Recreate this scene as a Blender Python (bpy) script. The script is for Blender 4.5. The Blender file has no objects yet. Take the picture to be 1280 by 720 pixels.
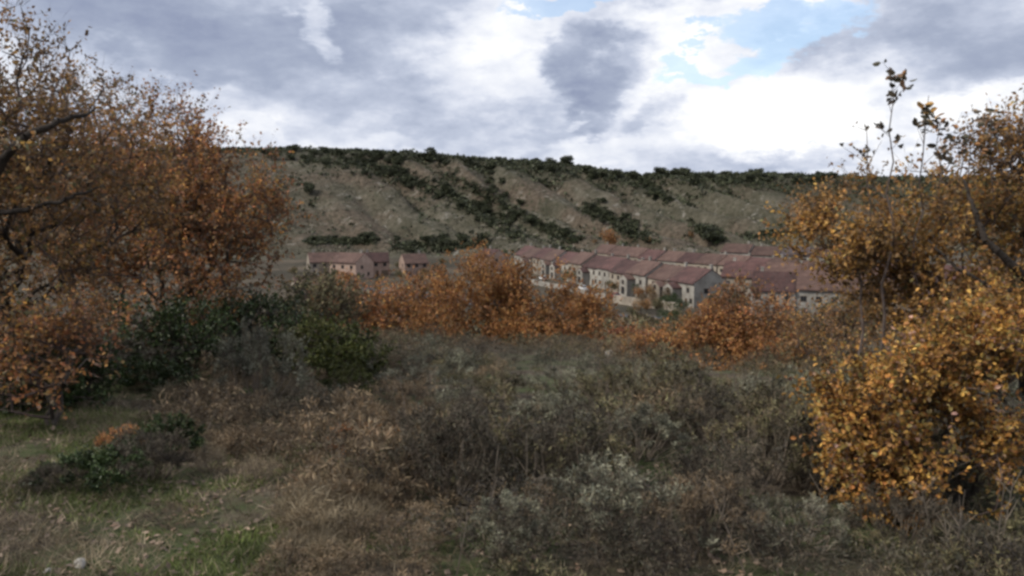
import bpy, math, random
import numpy as np
from mathutils import Vector
R = math.radians
rng = np.random.default_rng(7)
sc = bpy.context.scene
COL = sc.collection

# ------------------------------------------------------------------ camera, sky, sun, exposure
EYE = 1.65
FPX = 1005.0
PITCH = math.atan(106.0 / FPX)
cam_d = bpy.data.cameras.new('camera'); cam = bpy.data.objects.new('camera', cam_d); COL.objects.link(cam)
cam.location = (0, 0, EYE); cam.rotation_euler = (R(90) - PITCH, 0, 0)
cam_d.sensor_width = 36; cam_d.lens = 36 * FPX / 1280; cam_d.clip_start = 0.05; cam_d.clip_end = 20000
sc.camera = cam
sc.view_settings.view_transform = 'Standard'; sc.view_settings.look = 'None'
sc.view_settings.exposure = 0.40; sc.view_settings.gamma = 1.0
sc.render.engine = 'CYCLES'
sc.cycles.max_bounces = 5; sc.cycles.diffuse_bounces = 3; sc.cycles.transmission_bounces = 3; sc.cycles.transparent_max_bounces = 4
sc.cycles.pixel_filter_type = 'BLACKMAN_HARRIS'; sc.cycles.filter_width = 2.9     # the photograph itself is soft

def pdir(px, py):
    """direction through a pixel of the 1280x720 photograph"""
    cx = (px - 640) / FPX; cz = (360 - py) / FPX
    c, s = math.cos(PITCH), math.sin(PITCH)
    return np.array([cx, c + cz * s, -s + cz * c])
def pat(px, py, Y):
    """point seen at that pixel at depth Y"""
    d = pdir(px, py); return np.array([0, 0, EYE]) + d * (Y / d[1])

SUN_EL, SUN_AZ = 42.0, -105.0      # azimuth from +Y, clockwise positive: light from the left through thin cloud
sun_d = bpy.data.lights.new('sun', 'SUN'); sun = bpy.data.objects.new('sun', sun_d); COL.objects.link(sun)
sun_d.energy = 2.6; sun_d.angle = R(10); sun_d.color = (1.0, 0.93, 0.82)
sdir = Vector((math.sin(R(SUN_AZ)) * math.cos(R(SUN_EL)), math.cos(R(SUN_AZ)) * math.cos(R(SUN_EL)), math.sin(R(SUN_EL))))
sun.rotation_euler = sdir.to_track_quat('Z', 'Y').to_euler()

class NT:
    """small helper to write node trees"""
    def __init__(s, tree): s.t = tree; s.n = tree.nodes; s.l = tree.links
    def new(s, typ, **kw):
        n = s.n.new(typ)
        for k, v in kw.items(): setattr(n, k, v)
        return n
    def put(s, sock, v):
        if v is None: return
        if isinstance(v, bpy.types.NodeSocket): s.l.new(v, sock)
        else: sock.default_value = v
    def math(s, op, a, b=None, c=None, clamp=False):
        n = s.new('ShaderNodeMath', operation=op, use_clamp=clamp)
        s.put(n.inputs[0], a); s.put(n.inputs[1], b)
        if c is not None: s.put(n.inputs[2], c)
        return n.outputs[0]
    def vmath(s, op, a, b=None):
        n = s.new('ShaderNodeVectorMath', operation=op)
        s.put(n.inputs[0], a)
        if b is not None: s.put(n.inputs[1], b)
        return n.outputs['Value'] if op in ('LENGTH', 'DOT_PRODUCT') else n.outputs[0]
    def noise(s, vec, scale, detail=4, rough=0.55, out=0, dist=0.0):
        n = s.new('ShaderNodeTexNoise'); s.put(n.inputs['Vector'], vec)
        n.inputs['Scale'].default_value = scale; n.inputs['Detail'].default_value = detail; n.inputs['Roughness'].default_value = rough
        n.inputs['Distortion'].default_value = dist
        return n.outputs[out]
    def mrange(s, v, a, b, c=0.0, d=1.0, smooth=True):
        n = s.new('ShaderNodeMapRange', interpolation_type='SMOOTHSTEP' if smooth else 'LINEAR')
        s.put(n.inputs[0], v)
        for i, x in enumerate((a, b, c, d)): n.inputs[i + 1].default_value = x
        return n.outputs[0]
    def ramp(s, v, stops, interp='LINEAR'):
        n = s.new('ShaderNodeValToRGB'); s.put(n.inputs[0], v); cr = n.color_ramp; cr.interpolation = interp
        while len(cr.elements) < len(stops): cr.elements.new(0.5)
        for e, (p, c) in zip(cr.elements, stops):
            e.position = p; e.color = (*c, 1)
        return n.outputs[0]
    def mix(s, f, a, b, blend='MIX'):
        n = s.new('ShaderNodeMix', data_type='RGBA', blend_type=blend)
        s.put(n.inputs[0], f)
        for k, v in ((6, a), (7, b)):
            s.put(n.inputs[k], (*v, 1) if isinstance(v, tuple) and len(v) == 3 else v)
        return n.outputs[2]

world = bpy.data.worlds.new('World'); sc.world = world; world.use_nodes = True
world.cycles.sampling_method = 'MANUAL'; world.cycles.sample_map_resolution = 512
w = NT(world.node_tree); w.n.clear()
tc = w.new('ShaderNodeTexCoord'); D = tc.outputs['Generated']
sky = w.new('ShaderNodeTexSky', sky_type='NISHITA', sun_disc=False); sky.sun_elevation = R(SUN_EL); sky.sun_rotation = R(SUN_AZ)
sky.air_density = 1.0; sky.dust_density = 0.4; sky.ozone_density = 1.0
skyb = w.vmath('SCALE', sky.outputs[0]); skyb.node.inputs['Scale'].default_value = 0.15
sepd = w.new('ShaderNodeSeparateXYZ'); w.put(sepd.inputs[0], D)
# fine wisps displace the big cloud shapes; flattened so that the clouds lie in layers
flat = w.vmath('MULTIPLY', D, (1.0, 1.0, 2.2))
wn = w.noise(flat, 5.5, 7, 0.62, out=1)
warp = w.vmath('SCALE', w.vmath('SUBTRACT', wn, (0.5, 0.5, 0.5))); warp.node.inputs['Scale'].default_value = 0.24
Dw = w.vmath('ADD', D, warp)
sepw = w.new('ShaderNodeSeparateXYZ'); w.put(sepw.inputs[0], w.vmath('NORMALIZE', Dw))
az = w.math('ARCTAN2', sepw.outputs[0], sepw.outputs[1]); el = w.math('ARCSINE', sepw.outputs[2])
AE = w.new('ShaderNodeCombineXYZ'); w.put(AE.inputs[0], az); w.put(AE.inputs[1], el)
def blob(px, py, rx, ry, rot=0):
    d = pdir(px, py); d /= np.linalg.norm(d)
    m = w.new('ShaderNodeMapping', vector_type='TEXTURE')
    w.put(m.inputs[0], AE.outputs[0])
    m.inputs['Location'].default_value = (math.atan2(d[0], d[1]), math.asin(d[2]), 0)
    m.inputs['Rotation'].default_value = (0, 0, R(rot)); m.inputs['Scale'].default_value = (rx / FPX, ry / FPX, 1)
    return w.mrange(w.vmath('LENGTH', m.outputs[0]), 1.25, 0.35)
# brightness of the cloud deck: 0 dark grey-blue .. 1 white
base = w.math('ADD', w.math('MULTIPLY', w.noise(flat, 3.2, 6, 0.58), 1.1), -0.02)
CL = [ # px, py, rx, ry, rot, weight
 (230, 45, 230, 75, 4, -0.30), (120, 20, 130, 60, 0, -0.08), (500, 25, 120, 60, 0, -0.22), (330, 110, 140, 30, 0, -0.10),
 (404, 22, 20, 34, 35, 0.34), (90, 80, 60, 26, 0, 0.12), (250, 120, 90, 16, 0, 0.14), (600, 110, 50, 20, 0, -0.14), (610, 60, 80, 60, 10, 0.22), (450, 150, 190, 22, 0, -0.10),
 (712, 78, 40, 40, -10, -0.36), (752, 92, 38, 44, -20, -0.30), (735, 138, 34, 30, 0, -0.26), (700, 110, 26, 40, 0, -0.16), (812, 148, 42, 20, 0, -0.26), (700, 130, 16, 10, 0, 0.2), (560, 130, 110, 35, 0, 0.06), (660, 165, 60, 24, 0, -0.12),
 (960, 125, 190, 70, 0, 0.42), (860, 40, 130, 40, 14, 0.34), (1000, 178, 120, 20, 6, -0.30), (740, 190, 90, 22, 0, 0.25),
 (1170, 55, 130, 62, 12, -0.26), (1260, 130, 90, 26, 14, 0.36), (1070, 190, 60, 20, 0, -0.08), (330, 182, 120, 12, 0, 0.10),
 (1000, 10, 60, 12, 0, 0.2), (300, 210, 400, 14, 0, 0.12)]
lev = base
for px_, py_, rx, ry, rot, wt in CL:
    lev = w.math('MULTIPLY_ADD', blob(px_, py_, rx, ry, rot), wt, lev)
detail = w.noise(flat, 17, 5, 0.6)
lev = w.math('MULTIPLY_ADD', w.math('SUBTRACT', detail, 0.5), 0.62, lev)
lev = w.math('MULTIPLY_ADD', w.math('SUBTRACT', w.noise(flat, 8, 6, 0.6), 0.5), 0.5, lev)
cloud = w.ramp(lev, [(0.0, (0.23, 0.265, 0.37)), (0.22, (0.30, 0.34, 0.44)), (0.42, (0.41, 0.45, 0.55)), (0.60, (0.57, 0.60, 0.68)), (0.80, (0.71, 0.725, 0.765)), (1.0, (0.87, 0.87, 0.87))])
gap = None
for px_, py_, rx, ry, rot, wt in [(700, 2, 110, 20, 0, 1.0), (985, 42, 105, 30, 12, 1.05), (860, 84, 70, 17, 10, 0.95), (1040, 22, 70, 14, 20, 0.8), (500, -60, 200, 40, 0, 0.9), (1150, -90, 200, 50, 0, 0.8)]:
    b = w.math('MULTIPLY', blob(px_, py_, rx, ry, rot), wt)
    gap = b if gap is None else w.math('MAXIMUM', gap, b)
# overhead and behind the deck has gaps of its own, like the ones in view
gen = w.mrange(w.noise(flat, 2.1, 5, 0.55), 0.60, 0.70)
away = w.math('MULTIPLY', gen, w.mrange(el, 0.30, 0.45))
gap = w.math('MAXIMUM', gap, away)
gap = w.mrange(w.math('ADD', gap, w.math('MULTIPLY', w.math('SUBTRACT', detail, 0.5), 0.7)), 0.38, 0.85)
skymix = w.mix(gap, cloud, w.mix(0.38, skyb, cloud))
bg = w.new('ShaderNodeBackground'); w.put(bg.inputs[0], skymix); bg.inputs[1].default_value = 1.0
wo = w.new('ShaderNodeOutputWorld'); w.l.new(bg.outputs[0], wo.inputs[0])

# ------------------------------------------------------------------ helpers
def tag(o, label=None, cat=None, group=None, kind=None):
    if label: o['label'] = label
    if cat: o['category'] = cat
    if group: o['group'] = group
    if kind: o['kind'] = kind
    return o
def empty(name, loc, rz=0, **kw):
    o = bpy.data.objects.new(name, None); COL.objects.link(o); o.location = [float(v) for v in loc]; o.rotation_euler.z = rz
    o.empty_display_size = 0.2
    return tag(o, **kw)
def link(name, me, parent=None, loc=None):
    o = bpy.data.objects.new(name, me); COL.objects.link(o); o.parent = parent
    if loc is not None: o.location = [float(v) for v in loc]
    return o
def copy_tree(o, parent=None):
    c = o.copy(); COL.objects.link(c); c.parent = parent
    for ch in o.children: copy_tree(ch, c)
    return c
class Geo:
    """quads gathered with numpy, written out as one mesh"""
    def __init__(s): s.v = []; s.f = []; s.k = 0
    def add(s, v, f):
        v = np.asarray(v, float).reshape(-1, 3); f = np.asarray(f, int).reshape(-1, 4)
        s.v.append(v); s.f.append(f + s.k); s.k += len(v)
    def arrays(s):
        return (np.concatenate(s.v), np.concatenate(s.f)) if s.v else (np.zeros((0, 3)), np.zeros((0, 4), int))
    def leaves(s, c, d, n, l, wd, fold=0.12, mid=0.45):
        c = np.asarray(c); N = len(c)
        if N == 0: return
        d = unit(d); side = unit(np.cross(d, n)); n2 = np.cross(side, d)
        l = np.broadcast_to(l, (N,))[:, None]; wd = np.broadcast_to(wd, (N,))[:, None]
        m = c + d * l * mid
        v = np.stack([c, m + side * wd / 2 + n2 * wd * fold, c + d * l, m - side * wd / 2 + n2 * wd * fold], 1)
        s.add(v, np.arange(4 * N).reshape(N, 4))
    def broad(s, c, d, n, l, wd, fold=0.2):
        """rounder leaf of two folded halves"""
        c = np.asarray(c); N = len(c)
        if N == 0: return
        d = unit(d); side = unit(np.cross(d, n)); n2 = np.cross(side, d)
        l = np.broadcast_to(l, (N,))[:, None]; wd = np.broadcast_to(wd, (N,))[:, None]
        up = n2 * wd * fold
        v = np.stack([c, c + d * l * .35 + side * wd * .42 + up, c + d * l * .75 + side * wd * .40 + up * .6, c + d * l - n2 * wd * .15,
                      c + d * l * .75 - side * wd * .40 + up * .6, c + d * l * .35 - side * wd * .42 + up], 1)
        i = np.arange(N)[:, None] * 6
        s.add(v, np.concatenate([i + [0, 1, 2, 3], i + [0, 3, 4, 5]], 1).reshape(-1, 4))
    def tubes(s, p0, p1, r0, r1, sides=5):
        p0 = np.asarray(p0, float); p1 = np.asarray(p1, float); N = len(p0)
        if N == 0: return
        d = unit(p1 - p0); a = np.where(np.abs(d[:, 2:3]) > 0.9, [[1., 0, 0]], [[0, 0, 1.]])
        u = unit(np.cross(d, a)); q = np.cross(d, u)
        t = np.arange(sides) * 2 * math.pi / sides
        ring = np.cos(t)[None, :, None] * u[:, None] + np.sin(t)[None, :, None] * q[:, None]
        r0 = np.broadcast_to(r0, (N,))[:, None, None]; r1 = np.broadcast_to(r1, (N,))[:, None, None]
        v = np.concatenate([p0[:, None] + ring * r0, p1[:, None] + ring * r1], 1)
        k = np.arange(sides); kn = (k + 1) % sides
        f = np.stack([k, kn, kn + sides, k + sides], 1)[None] + (np.arange(N) * 2 * sides)[:, None, None]
        s.add(v, f)
    def box(s, x0, x1, y0, y1, z0, z1):
        v = [(x, y, z) for z in (z0, z1) for y in (y0, y1) for x in (x0, x1)]
        s.add(v, [(0, 2, 3, 1), (4, 5, 7, 6), (0, 1, 5, 4), (2, 6, 7, 3), (0, 4, 6, 2), (1, 3, 7, 5)])
    def mesh(s, name, mat, smooth=False):
        v, f = s.arrays(); me = bpy.data.meshes.new(name)
        me.vertices.add(len(v)); me.vertices.foreach_set('co', v.astype(np.float32).ravel())
        me.loops.add(4 * len(f)); me.loops.foreach_set('vertex_index', f.astype(np.int32).ravel())
        me.polygons.add(len(f)); me.polygons.foreach_set('loop_start', np.arange(0, 4 * len(f), 4, dtype=np.int32))
        me.polygons.foreach_set('use_smooth', np.full(len(f), smooth))
        me.update(calc_edges=True)
        if mat: me.materials.append(mat)
        return me
def unit(v):
    v = np.asarray(v, float); return v / np.maximum(np.linalg.norm(v, axis=-1, keepdims=True), 1e-9)
def rnd3(n): return rng.normal(size=(n, 3))

# value noise in numpy
_T = np.random.default_rng(3).random((256, 256))
def vnoise(x, y):
    x = np.asarray(x, float); y = np.asarray(y, float)
    xi = np.floor(x).astype(int); yi = np.floor(y).astype(int); fx = x - xi; fy = y - yi
    fx = fx * fx * (3 - 2 * fx); fy = fy * fy * (3 - 2 * fy)
    g = lambda a, b: _T[a & 255, b & 255]
    return (g(xi, yi) * (1 - fx) + g(xi + 1, yi) * fx) * (1 - fy) + (g(xi, yi + 1) * (1 - fx) + g(xi + 1, yi + 1) * fx) * fy
def fbm(x, y, o=4):
    s = 0; a = 0.5
    for i in range(o):
        s = s + a * (vnoise(x * 2 ** i + 17 * i, y * 2 ** i + 31 * i) - 0.5) * 2; a *= 0.5
    return s
def sstep(a, b, x): t = np.clip((x - a) / (b - a), 0, 1); return t * t * (3 - 2 * t)

# ------------------------------------------------------------------ terrain
PY = [-6000, -60, -10, 0, 3, 6, 12, 20, 30, 45, 60, 100, 160, 200, 260, 330, 390, 400]
PZ = [6, 2.5, 0.4, 0.0, -0.1, -0.32, -0.95, -2.0, -3.6, -6.3, -9.4, -16.2, -22.6, -24.6, -25.3, -25.6, -24.6, -24.0]
RIDX = np.array([-4000, -1500, -420, -200, -140, -60, 0, 40, 78, 104, 130, 200, 270, 420, 1500, 4000.])
RIDPX = np.array([185, 186, 188, 190, 189, 197, 203, 207, 216, 223, 219, 221, 224, 226, 226, 226.])
HF, HR = 400.0, 650.0
def hill_pt(X, Y): return X + 0.575 * (Y - 400) - 4
def height(X, Y):
    X = np.asarray(X, float); Y = np.asarray(Y, float)
    z = np.interp(Y, PY, PZ)
    rough = sstep(1.5, 8, np.hypot(X, Y))
    z = z + 0.09 * fbm(X * 0.5, Y * 0.5, 4) * rough + 0.5 * fbm(X * .04 + 9, Y * .04, 3) * sstep(25, 90, Y) * (1 - 0.8 * sstep(150, 190, Y))
    z = z - 0.16 * sstep(1.2, 3.5, X) * sstep(2, 5, Y) * (1 - sstep(12, 30, Y)) + 0.12 * sstep(-1.5, -5, X) * (1 - sstep(12, 30, Y)) * sstep(1, 4, Y)
    zr = 1.65 + (254 - np.interp(X * HR / np.maximum(Y, HR * 0.3), RIDX, RIDPX)) / FPX * HR
    t = np.clip((Y - HF) / (HR - HF), 0, 1)
    prof = 0.86 * t + 0.14 * np.sin(t * math.pi / 2) + 0.10 * np.sin(2 * math.pi * t) * -0.6
    zh = -24.0 + (zr + 24.0) * prof
    q = hill_pt(X, Y) + 16 * fbm(X * .018, Y * .018 + 5, 3)
    env = np.sin(np.clip(t * 1.05 + 0.02, 0, 1) * math.pi) ** 0.7
    zh = zh - (5.0 * np.cos(2 * math.pi * q / 39.0) + 1.6 * np.cos(2 * math.pi * q / 17 + 1)) * env * sstep(-150, -60, X)
    zh = zh + 7.5 * fbm(X * .012 + 3, Y * .012, 4) * env + 1.2 * fbm(X * .06, Y * .06, 4) * env
    back = sstep(HR, 1400, Y)
    zh = zh - 22 * back + 8 * fbm(X * .004, Y * .004, 3) * back + (1.6 * fbm(X * .035, Y * .02, 3) + 1.6 * fbm(X * .11 + 40, Y * .1, 3)) * sstep(HR - 60, HR, Y)
    return np.where(Y > HF, zh, z)
def hgt(x, y): return float(height(x, y))
_S = np.concatenate([np.linspace(1.5, 40, 800), np.geomspace(40, 900, 3000)[1:]])
def hit(px, py):
    """where the line of sight through a pixel meets the ground"""
    d = pdir(px, py); s = _S / d[1]
    X = d[0] * s; Y = d[1] * s; Z = EYE + d[2] * s
    below = np.nonzero(Z < height(X, Y))[0]
    if len(below) == 0: return None
    i = below[0]; return np.array([X[i], Y[i], hgt(X[i], Y[i])])
def ground(px, Y):
    """ground point in the direction of a pixel column at depth Y"""
    x = (px - 640) / FPX * Y * math.cos(PITCH) ; return np.array([x, Y, hgt(x, Y)])

# ------------------------------------------------------------------ materials
MATS = {}
def newmat(name):
    m = bpy.data.materials.new(name); m.use_nodes = True; t = NT(m.node_tree); t.n.clear(); MATS[name] = m
    out = t.new('ShaderNodeOutputMaterial'); return m, t, out
def leafmat(name, cols, back=0.35, clump=1.2, rough=0.6, vary=0.35):
    """leaf colours: differ leaf by leaf, and in clumps"""
    m, t, out = newmat(name)
    g = t.new('ShaderNodeNewGeometry'); tco = t.new('ShaderNodeTexCoord'); oi = t.new('ShaderNodeObjectInfo')
    pos = t.vmath('ADD', g.outputs['Position'], oi.outputs['Location']) if False else g.outputs['Position']
    nz = t.mrange(t.noise(pos, clump, 3, 0.6), 0.32, 0.68, smooth=False)
    v = t.math('ADD', t.math('MULTIPLY', g.outputs['Random Per Island'], 0.55), t.math('MULTIPLY', nz, 0.45))
    n = len(cols)
    col = t.ramp(v, [((i + 0.5) / n, c) for i, c in enumerate(cols)])
    val = t.math('MULTIPLY_ADD', t.math('FRACT', t.math('MULTIPLY', g.outputs['Random Per Island'], 37.7)), 0.8, 0.6)
    patch = t.mrange(t.noise(pos, clump * 1.7, 3, 0.6), 0.36, 0.66, 1 - vary, 1 + vary)
    val = t.math('MULTIPLY', val, patch)
    col = t.vmath('SCALE', col); t.put(col.node.inputs['Scale'], val)
    pr = t.new('ShaderNodeBsdfPrincipled'); t.put(pr.inputs['Base Color'], col); pr.inputs['Roughness'].default_value = rough
    pr.inputs['Specular IOR Level'].default_value = 0.3
    tr = t.new('ShaderNodeBsdfTranslucent'); t.put(tr.inputs[0], col)
    mx = t.new('ShaderNodeMixShader'); mx.inputs[0].default_value = back
    t.l.new(pr.outputs[0], mx.inputs[1]); t.l.new(tr.outputs[0], mx.inputs[2]); t.l.new(mx.outputs[0], out.inputs[0])
    return m
def plain(name, a, b, scale=3.0, rough=0.85, bump=0.0, spec=0.3, each=0.0):
    m, t, out = newmat(name)
    tco = t.new('ShaderNodeTexCoord'); n1 = t.noise(tco.outputs['Object'], scale, 6, 0.65)
    col = t.mix(t.mrange(n1, 0.3, 0.7), a, b)
    if each:                                                # houses were painted and roofed at different times
        oi = t.new('ShaderNodeObjectInfo'); col = t.vmath('SCALE', col); t.put(col.node.inputs['Scale'], t.math('MULTIPLY_ADD', oi.outputs['Random'], 2 * each, 1 - each))
        streak = t.new('ShaderNodeMapping'); t.put(streak.inputs[0], tco.outputs['Object']); streak.inputs['Scale'].default_value = (1.2, .25, .25)
        col = t.mix(t.math('MULTIPLY', t.mrange(t.noise(streak.outputs[0], 2.5, 4, 0.7), .5, .75), .45), col, (.10, .085, .075))
    pr = t.new('ShaderNodeBsdfPrincipled'); t.put(pr.inputs['Base Color'], col); pr.inputs['Roughness'].default_value = rough
    pr.inputs['Specular IOR Level'].default_value = spec
    if bump:
        bp = t.new('ShaderNodeBump'); bp.inputs['Strength'].default_value = bump; bp.inputs['Distance'].default_value = 0.05
        t.put(bp.inputs['Height'], t.noise(tco.outputs['Object'], scale * 4, 5, 0.7)); t.l.new(bp.outputs[0], pr.inputs['Normal'])
    t.l.new(pr.outputs[0], out.inputs[0]); return m
bark = plain('bark', (0.035, 0.028, 0.022), (0.10, 0.085, 0.07), 9, 0.9, 0.6)
dark_bark = plain('dark_bark', (0.022, 0.017, 0.013), (0.06, 0.047, 0.038), 9, 0.9, 0.6)
twig_m = plain('twig', (0.05, 0.035, 0.03), (0.13, 0.10, 0.085), 6, 0.9)
stem_m = plain('dry_stem', (0.09, 0.07, 0.05), (0.22, 0.18, 0.14), 6, 0.9)
M_rust = leafmat('rust_oak_leaves', [(0.065, 0.067, 0.033), (0.194, 0.122, 0.072), (0.425, 0.201, 0.072), (0.167, 0.116, 0.086), (0.373, 0.141, 0.059), (0.489, 0.270, 0.079), (0.129, 0.122, 0.059), (0.309, 0.208, 0.132)], vary=.5, clump=1.0)
M_brown = leafmat('brown_oak_leaves', [(0.056, 0.070, 0.031), (0.162, 0.121, 0.074), (0.322, 0.178, 0.069), (0.148, 0.114, 0.086), (0.248, 0.126, 0.056), (0.409, 0.241, 0.074), (0.099, 0.108, 0.050), (0.248, 0.197, 0.143)], vary=.5, clump=1.0)
M_gold = leafmat('gold_oak_leaves', [(0.070, 0.054, 0.029), (0.245, 0.133, 0.053), (0.466, 0.255, 0.059), (0.344, 0.148, 0.053), (0.547, 0.330, 0.082), (0.203, 0.171, 0.059), (0.384, 0.235, 0.163), (0.203, 0.117, 0.104)], clump=3.5, vary=.55)
M_amber = leafmat('amber_oak_leaves', [(0.07, 0.07, 0.03), (0.22, 0.14, 0.065), (0.42, 0.23, 0.065), (0.18, 0.13, 0.08), (0.36, 0.17, 0.055), (0.46, 0.28, 0.075), (0.13, 0.13, 0.055), (0.31, 0.21, 0.12)], vary=.45, clump=1.0)
M_orange = leafmat('orange_leaves', [(0.091, 0.076, 0.038), (0.249, 0.119, 0.047), (0.365, 0.176, 0.056), (0.241, 0.096, 0.042), (0.381, 0.224, 0.076), (0.192, 0.128, 0.076)], clump=0.6)
M_dark = leafmat('dark_heath_leaves', [(0.022, 0.017, 0.014), (0.048, 0.039, 0.028), (0.080, 0.063, 0.042), (0.053, 0.053, 0.035), (0.128, 0.107, 0.078)], back=0.1, clump=2)
M_red = leafmat('red_brown_leaves', [(0.12, 0.07, 0.045), (0.27, 0.105, 0.055), (0.36, 0.125, 0.06), (0.30, 0.15, 0.08)])
M_green = leafmat('dark_green_leaves', [(0.014, 0.022, 0.009), (0.028, 0.045, 0.015), (0.05, 0.075, 0.022), (0.06, 0.08, 0.035)], back=0.15, rough=0.45)
M_fresh = leafmat('fresh_green_leaves', [(0.028, 0.034, 0.010), (0.052, 0.065, 0.017), (0.090, 0.097, 0.026), (0.083, 0.074, 0.030)], back=0.3)
M_grey = leafmat('grey_green_leaves', [(0.051, 0.053, 0.036), (0.133, 0.135, 0.095), (0.215, 0.212, 0.151), (0.122, 0.111, 0.070), (0.316, 0.308, 0.229)], back=0.15, clump=1.7, vary=0.62)
M_olive = leafmat('olive_scrub_leaves', [(0.047, 0.041, 0.023), (0.101, 0.094, 0.047), (0.156, 0.140, 0.070), (0.117, 0.082, 0.051), (0.195, 0.183, 0.090)], back=0.15, clump=1.7, vary=0.62)
M_umber = leafmat('brown_scrub_leaves', [(0.048, 0.036, 0.024), (0.123, 0.090, 0.054), (0.189, 0.142, 0.085), (0.151, 0.097, 0.055), (0.274, 0.209, 0.129)], back=0.15, clump=1.7, vary=0.62)
M_straw = leafmat('dry_grass', [(0.132, 0.106, 0.066), (0.229, 0.180, 0.114), (0.334, 0.277, 0.185), (0.176, 0.132, 0.079)], back=0.3)
M_grass = leafmat('green_grass', [(0.06, 0.07, 0.025), (0.12, 0.15, 0.045), (0.17, 0.21, 0.065), (0.22, 0.20, 0.10)], back=0.3)
M_litter = leafmat('fallen_leaves', [(0.06, 0.045, 0.03), (0.14, 0.10, 0.07), (0.22, 0.16, 0.115), (0.15, 0.085, 0.05)], back=0.05)
M_hilltree = leafmat('hill_evergreen', [(0.026, 0.032, 0.017), (0.051, 0.058, 0.030), (0.087, 0.094, 0.050)], back=0.1, clump=0.15)
M_hillscrub = leafmat('hill_scrub', [(0.036, 0.041, 0.024), (0.066, 0.070, 0.042), (0.120, 0.114, 0.072), (0.204, 0.186, 0.144), (0.084, 0.066, 0.048)], back=0.1, clump=0.05)

# ground: soil, litter and thin turf
g_m, t, out = newmat('ground_soil')
pos = t.new('ShaderNodeNewGeometry').outputs['Position']
sep = t.new('ShaderNodeSeparateXYZ'); t.put(sep.inputs[0], pos)
soil = t.ramp(t.noise(pos, 2.3, 8, 0.7), [(0.25, (0.035, 0.027, 0.02)), (0.5, (0.085, 0.067, 0.048)), (0.72, (0.17, 0.14, 0.105))])
turf = t.ramp(t.noise(pos, 6, 6, 0.7), [(0.3, (0.035, 0.045, 0.018)), (0.7, (0.09, 0.11, 0.045))])
c1 = t.mix(t.mrange(t.noise(pos, 0.9, 6, 0.65), 0.42, 0.60), soil, turf)
valley = t.ramp(t.noise(pos, 0.05, 7, 0.7), [(0.3, (0.03, 0.028, 0.019)), (0.5, (0.06, 0.05, 0.035)), (0.7, (0.12, 0.095, 0.068))])
c1 = t.mix(t.mrange(sep.outputs[1], 11, 22), c1, valley)
pr = t.new('ShaderNodeBsdfPrincipled'); t.put(pr.inputs['Base Color'], c1); pr.inputs['Roughness'].default_value = 0.95; pr.inputs['Specular IOR Level'].default_value = 0.15
bp = t.new('ShaderNodeBump'); bp.inputs['Strength'].default_value = 0.8; bp.inputs['Distance'].default_value = 0.04
t.put(bp.inputs['Height'], t.noise(pos, 14, 7, 0.75)); t.l.new(bp.outputs[0], pr.inputs['Normal']); t.l.new(pr.outputs[0], out.inputs[0])

# hill: thin turf over pale limestone, thyme and bare patches
h_m, t, out = newmat('hill_turf')
pos = t.new('ShaderNodeNewGeometry').outputs['Position']
big = t.noise(pos, 0.012, 6, 0.6); mid = t.noise(pos, 0.06, 8, 0.72); fine = t.noise(pos, 0.35, 5, 0.75)
turf = t.ramp(t.math('ADD', t.math('MULTIPLY', mid, 0.6), t.math('MULTIPLY', fine, 0.4)), [(0.32, (0.028, 0.029, 0.019)), (0.46, (0.072, 0.067, 0.047)), (0.55, (0.112, 0.101, 0.075)), (0.68, (0.20, 0.18, 0.145))])
red = t.ramp(fine, [(0.35, (0.045, 0.037, 0.026)), (0.65, (0.15, 0.12, 0.09))])
c1 = t.mix(t.mrange(big, 0.47, 0.58), turf, red)
rock = t.mrange(t.noise(pos, 0.11, 8, 0.85, dist=0.5), 0.55, 0.64)
c1 = t.mix(t.math('MULTIPLY', rock, 0.7), c1, (0.30, 0.28, 0.245))
vo = t.new('ShaderNodeTexVoronoi'); t.put(vo.inputs['Vector'], pos); vo.inputs['Scale'].default_value = 0.30; vo.inputs['Randomness'].default_value = 1
spots = t.math('MULTIPLY', t.mrange(vo.outputs['Distance'], 0.38, 0.22), t.mrange(t.noise(pos, 0.03, 4, 0.6), 0.42, 0.56))
c1 = t.mix(t.math('MULTIPLY', spots, 0.75), c1, (0.045, 0.05, 0.03))
sp = t.new('ShaderNodeSeparateXYZ'); t.put(sp.inputs[0], pos)      # thicket ground along the crest, lower on the right
zz_ = t.math('ADD', sp.outputs[2], t.math('MULTIPLY_ADD', sp.outputs[0], 0.09, t.math('MULTIPLY', t.noise(pos, 0.03, 6, 0.7), 26.0)))
c1 = t.mix(t.math('MULTIPLY', t.mrange(zz_, 31, 42), 0.45), c1, (0.034, 0.037, 0.023))
pr = t.new('ShaderNodeBsdfPrincipled'); t.put(pr.inputs['Base Color'], c1); pr.inputs['Roughness'].default_value = 0.95; pr.inputs['Specular IOR Level'].default_value = 0.1
bp = t.new('ShaderNodeBump'); bp.inputs['Strength'].default_value = 0.7; bp.inputs['Distance'].default_value = 2.5
t.put(bp.inputs['Height'], t.noise(pos, 0.25, 8, 0.8)); t.l.new(bp.outputs[0], pr.inputs['Normal']); t.l.new(pr.outputs[0], out.inputs[0])

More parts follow.
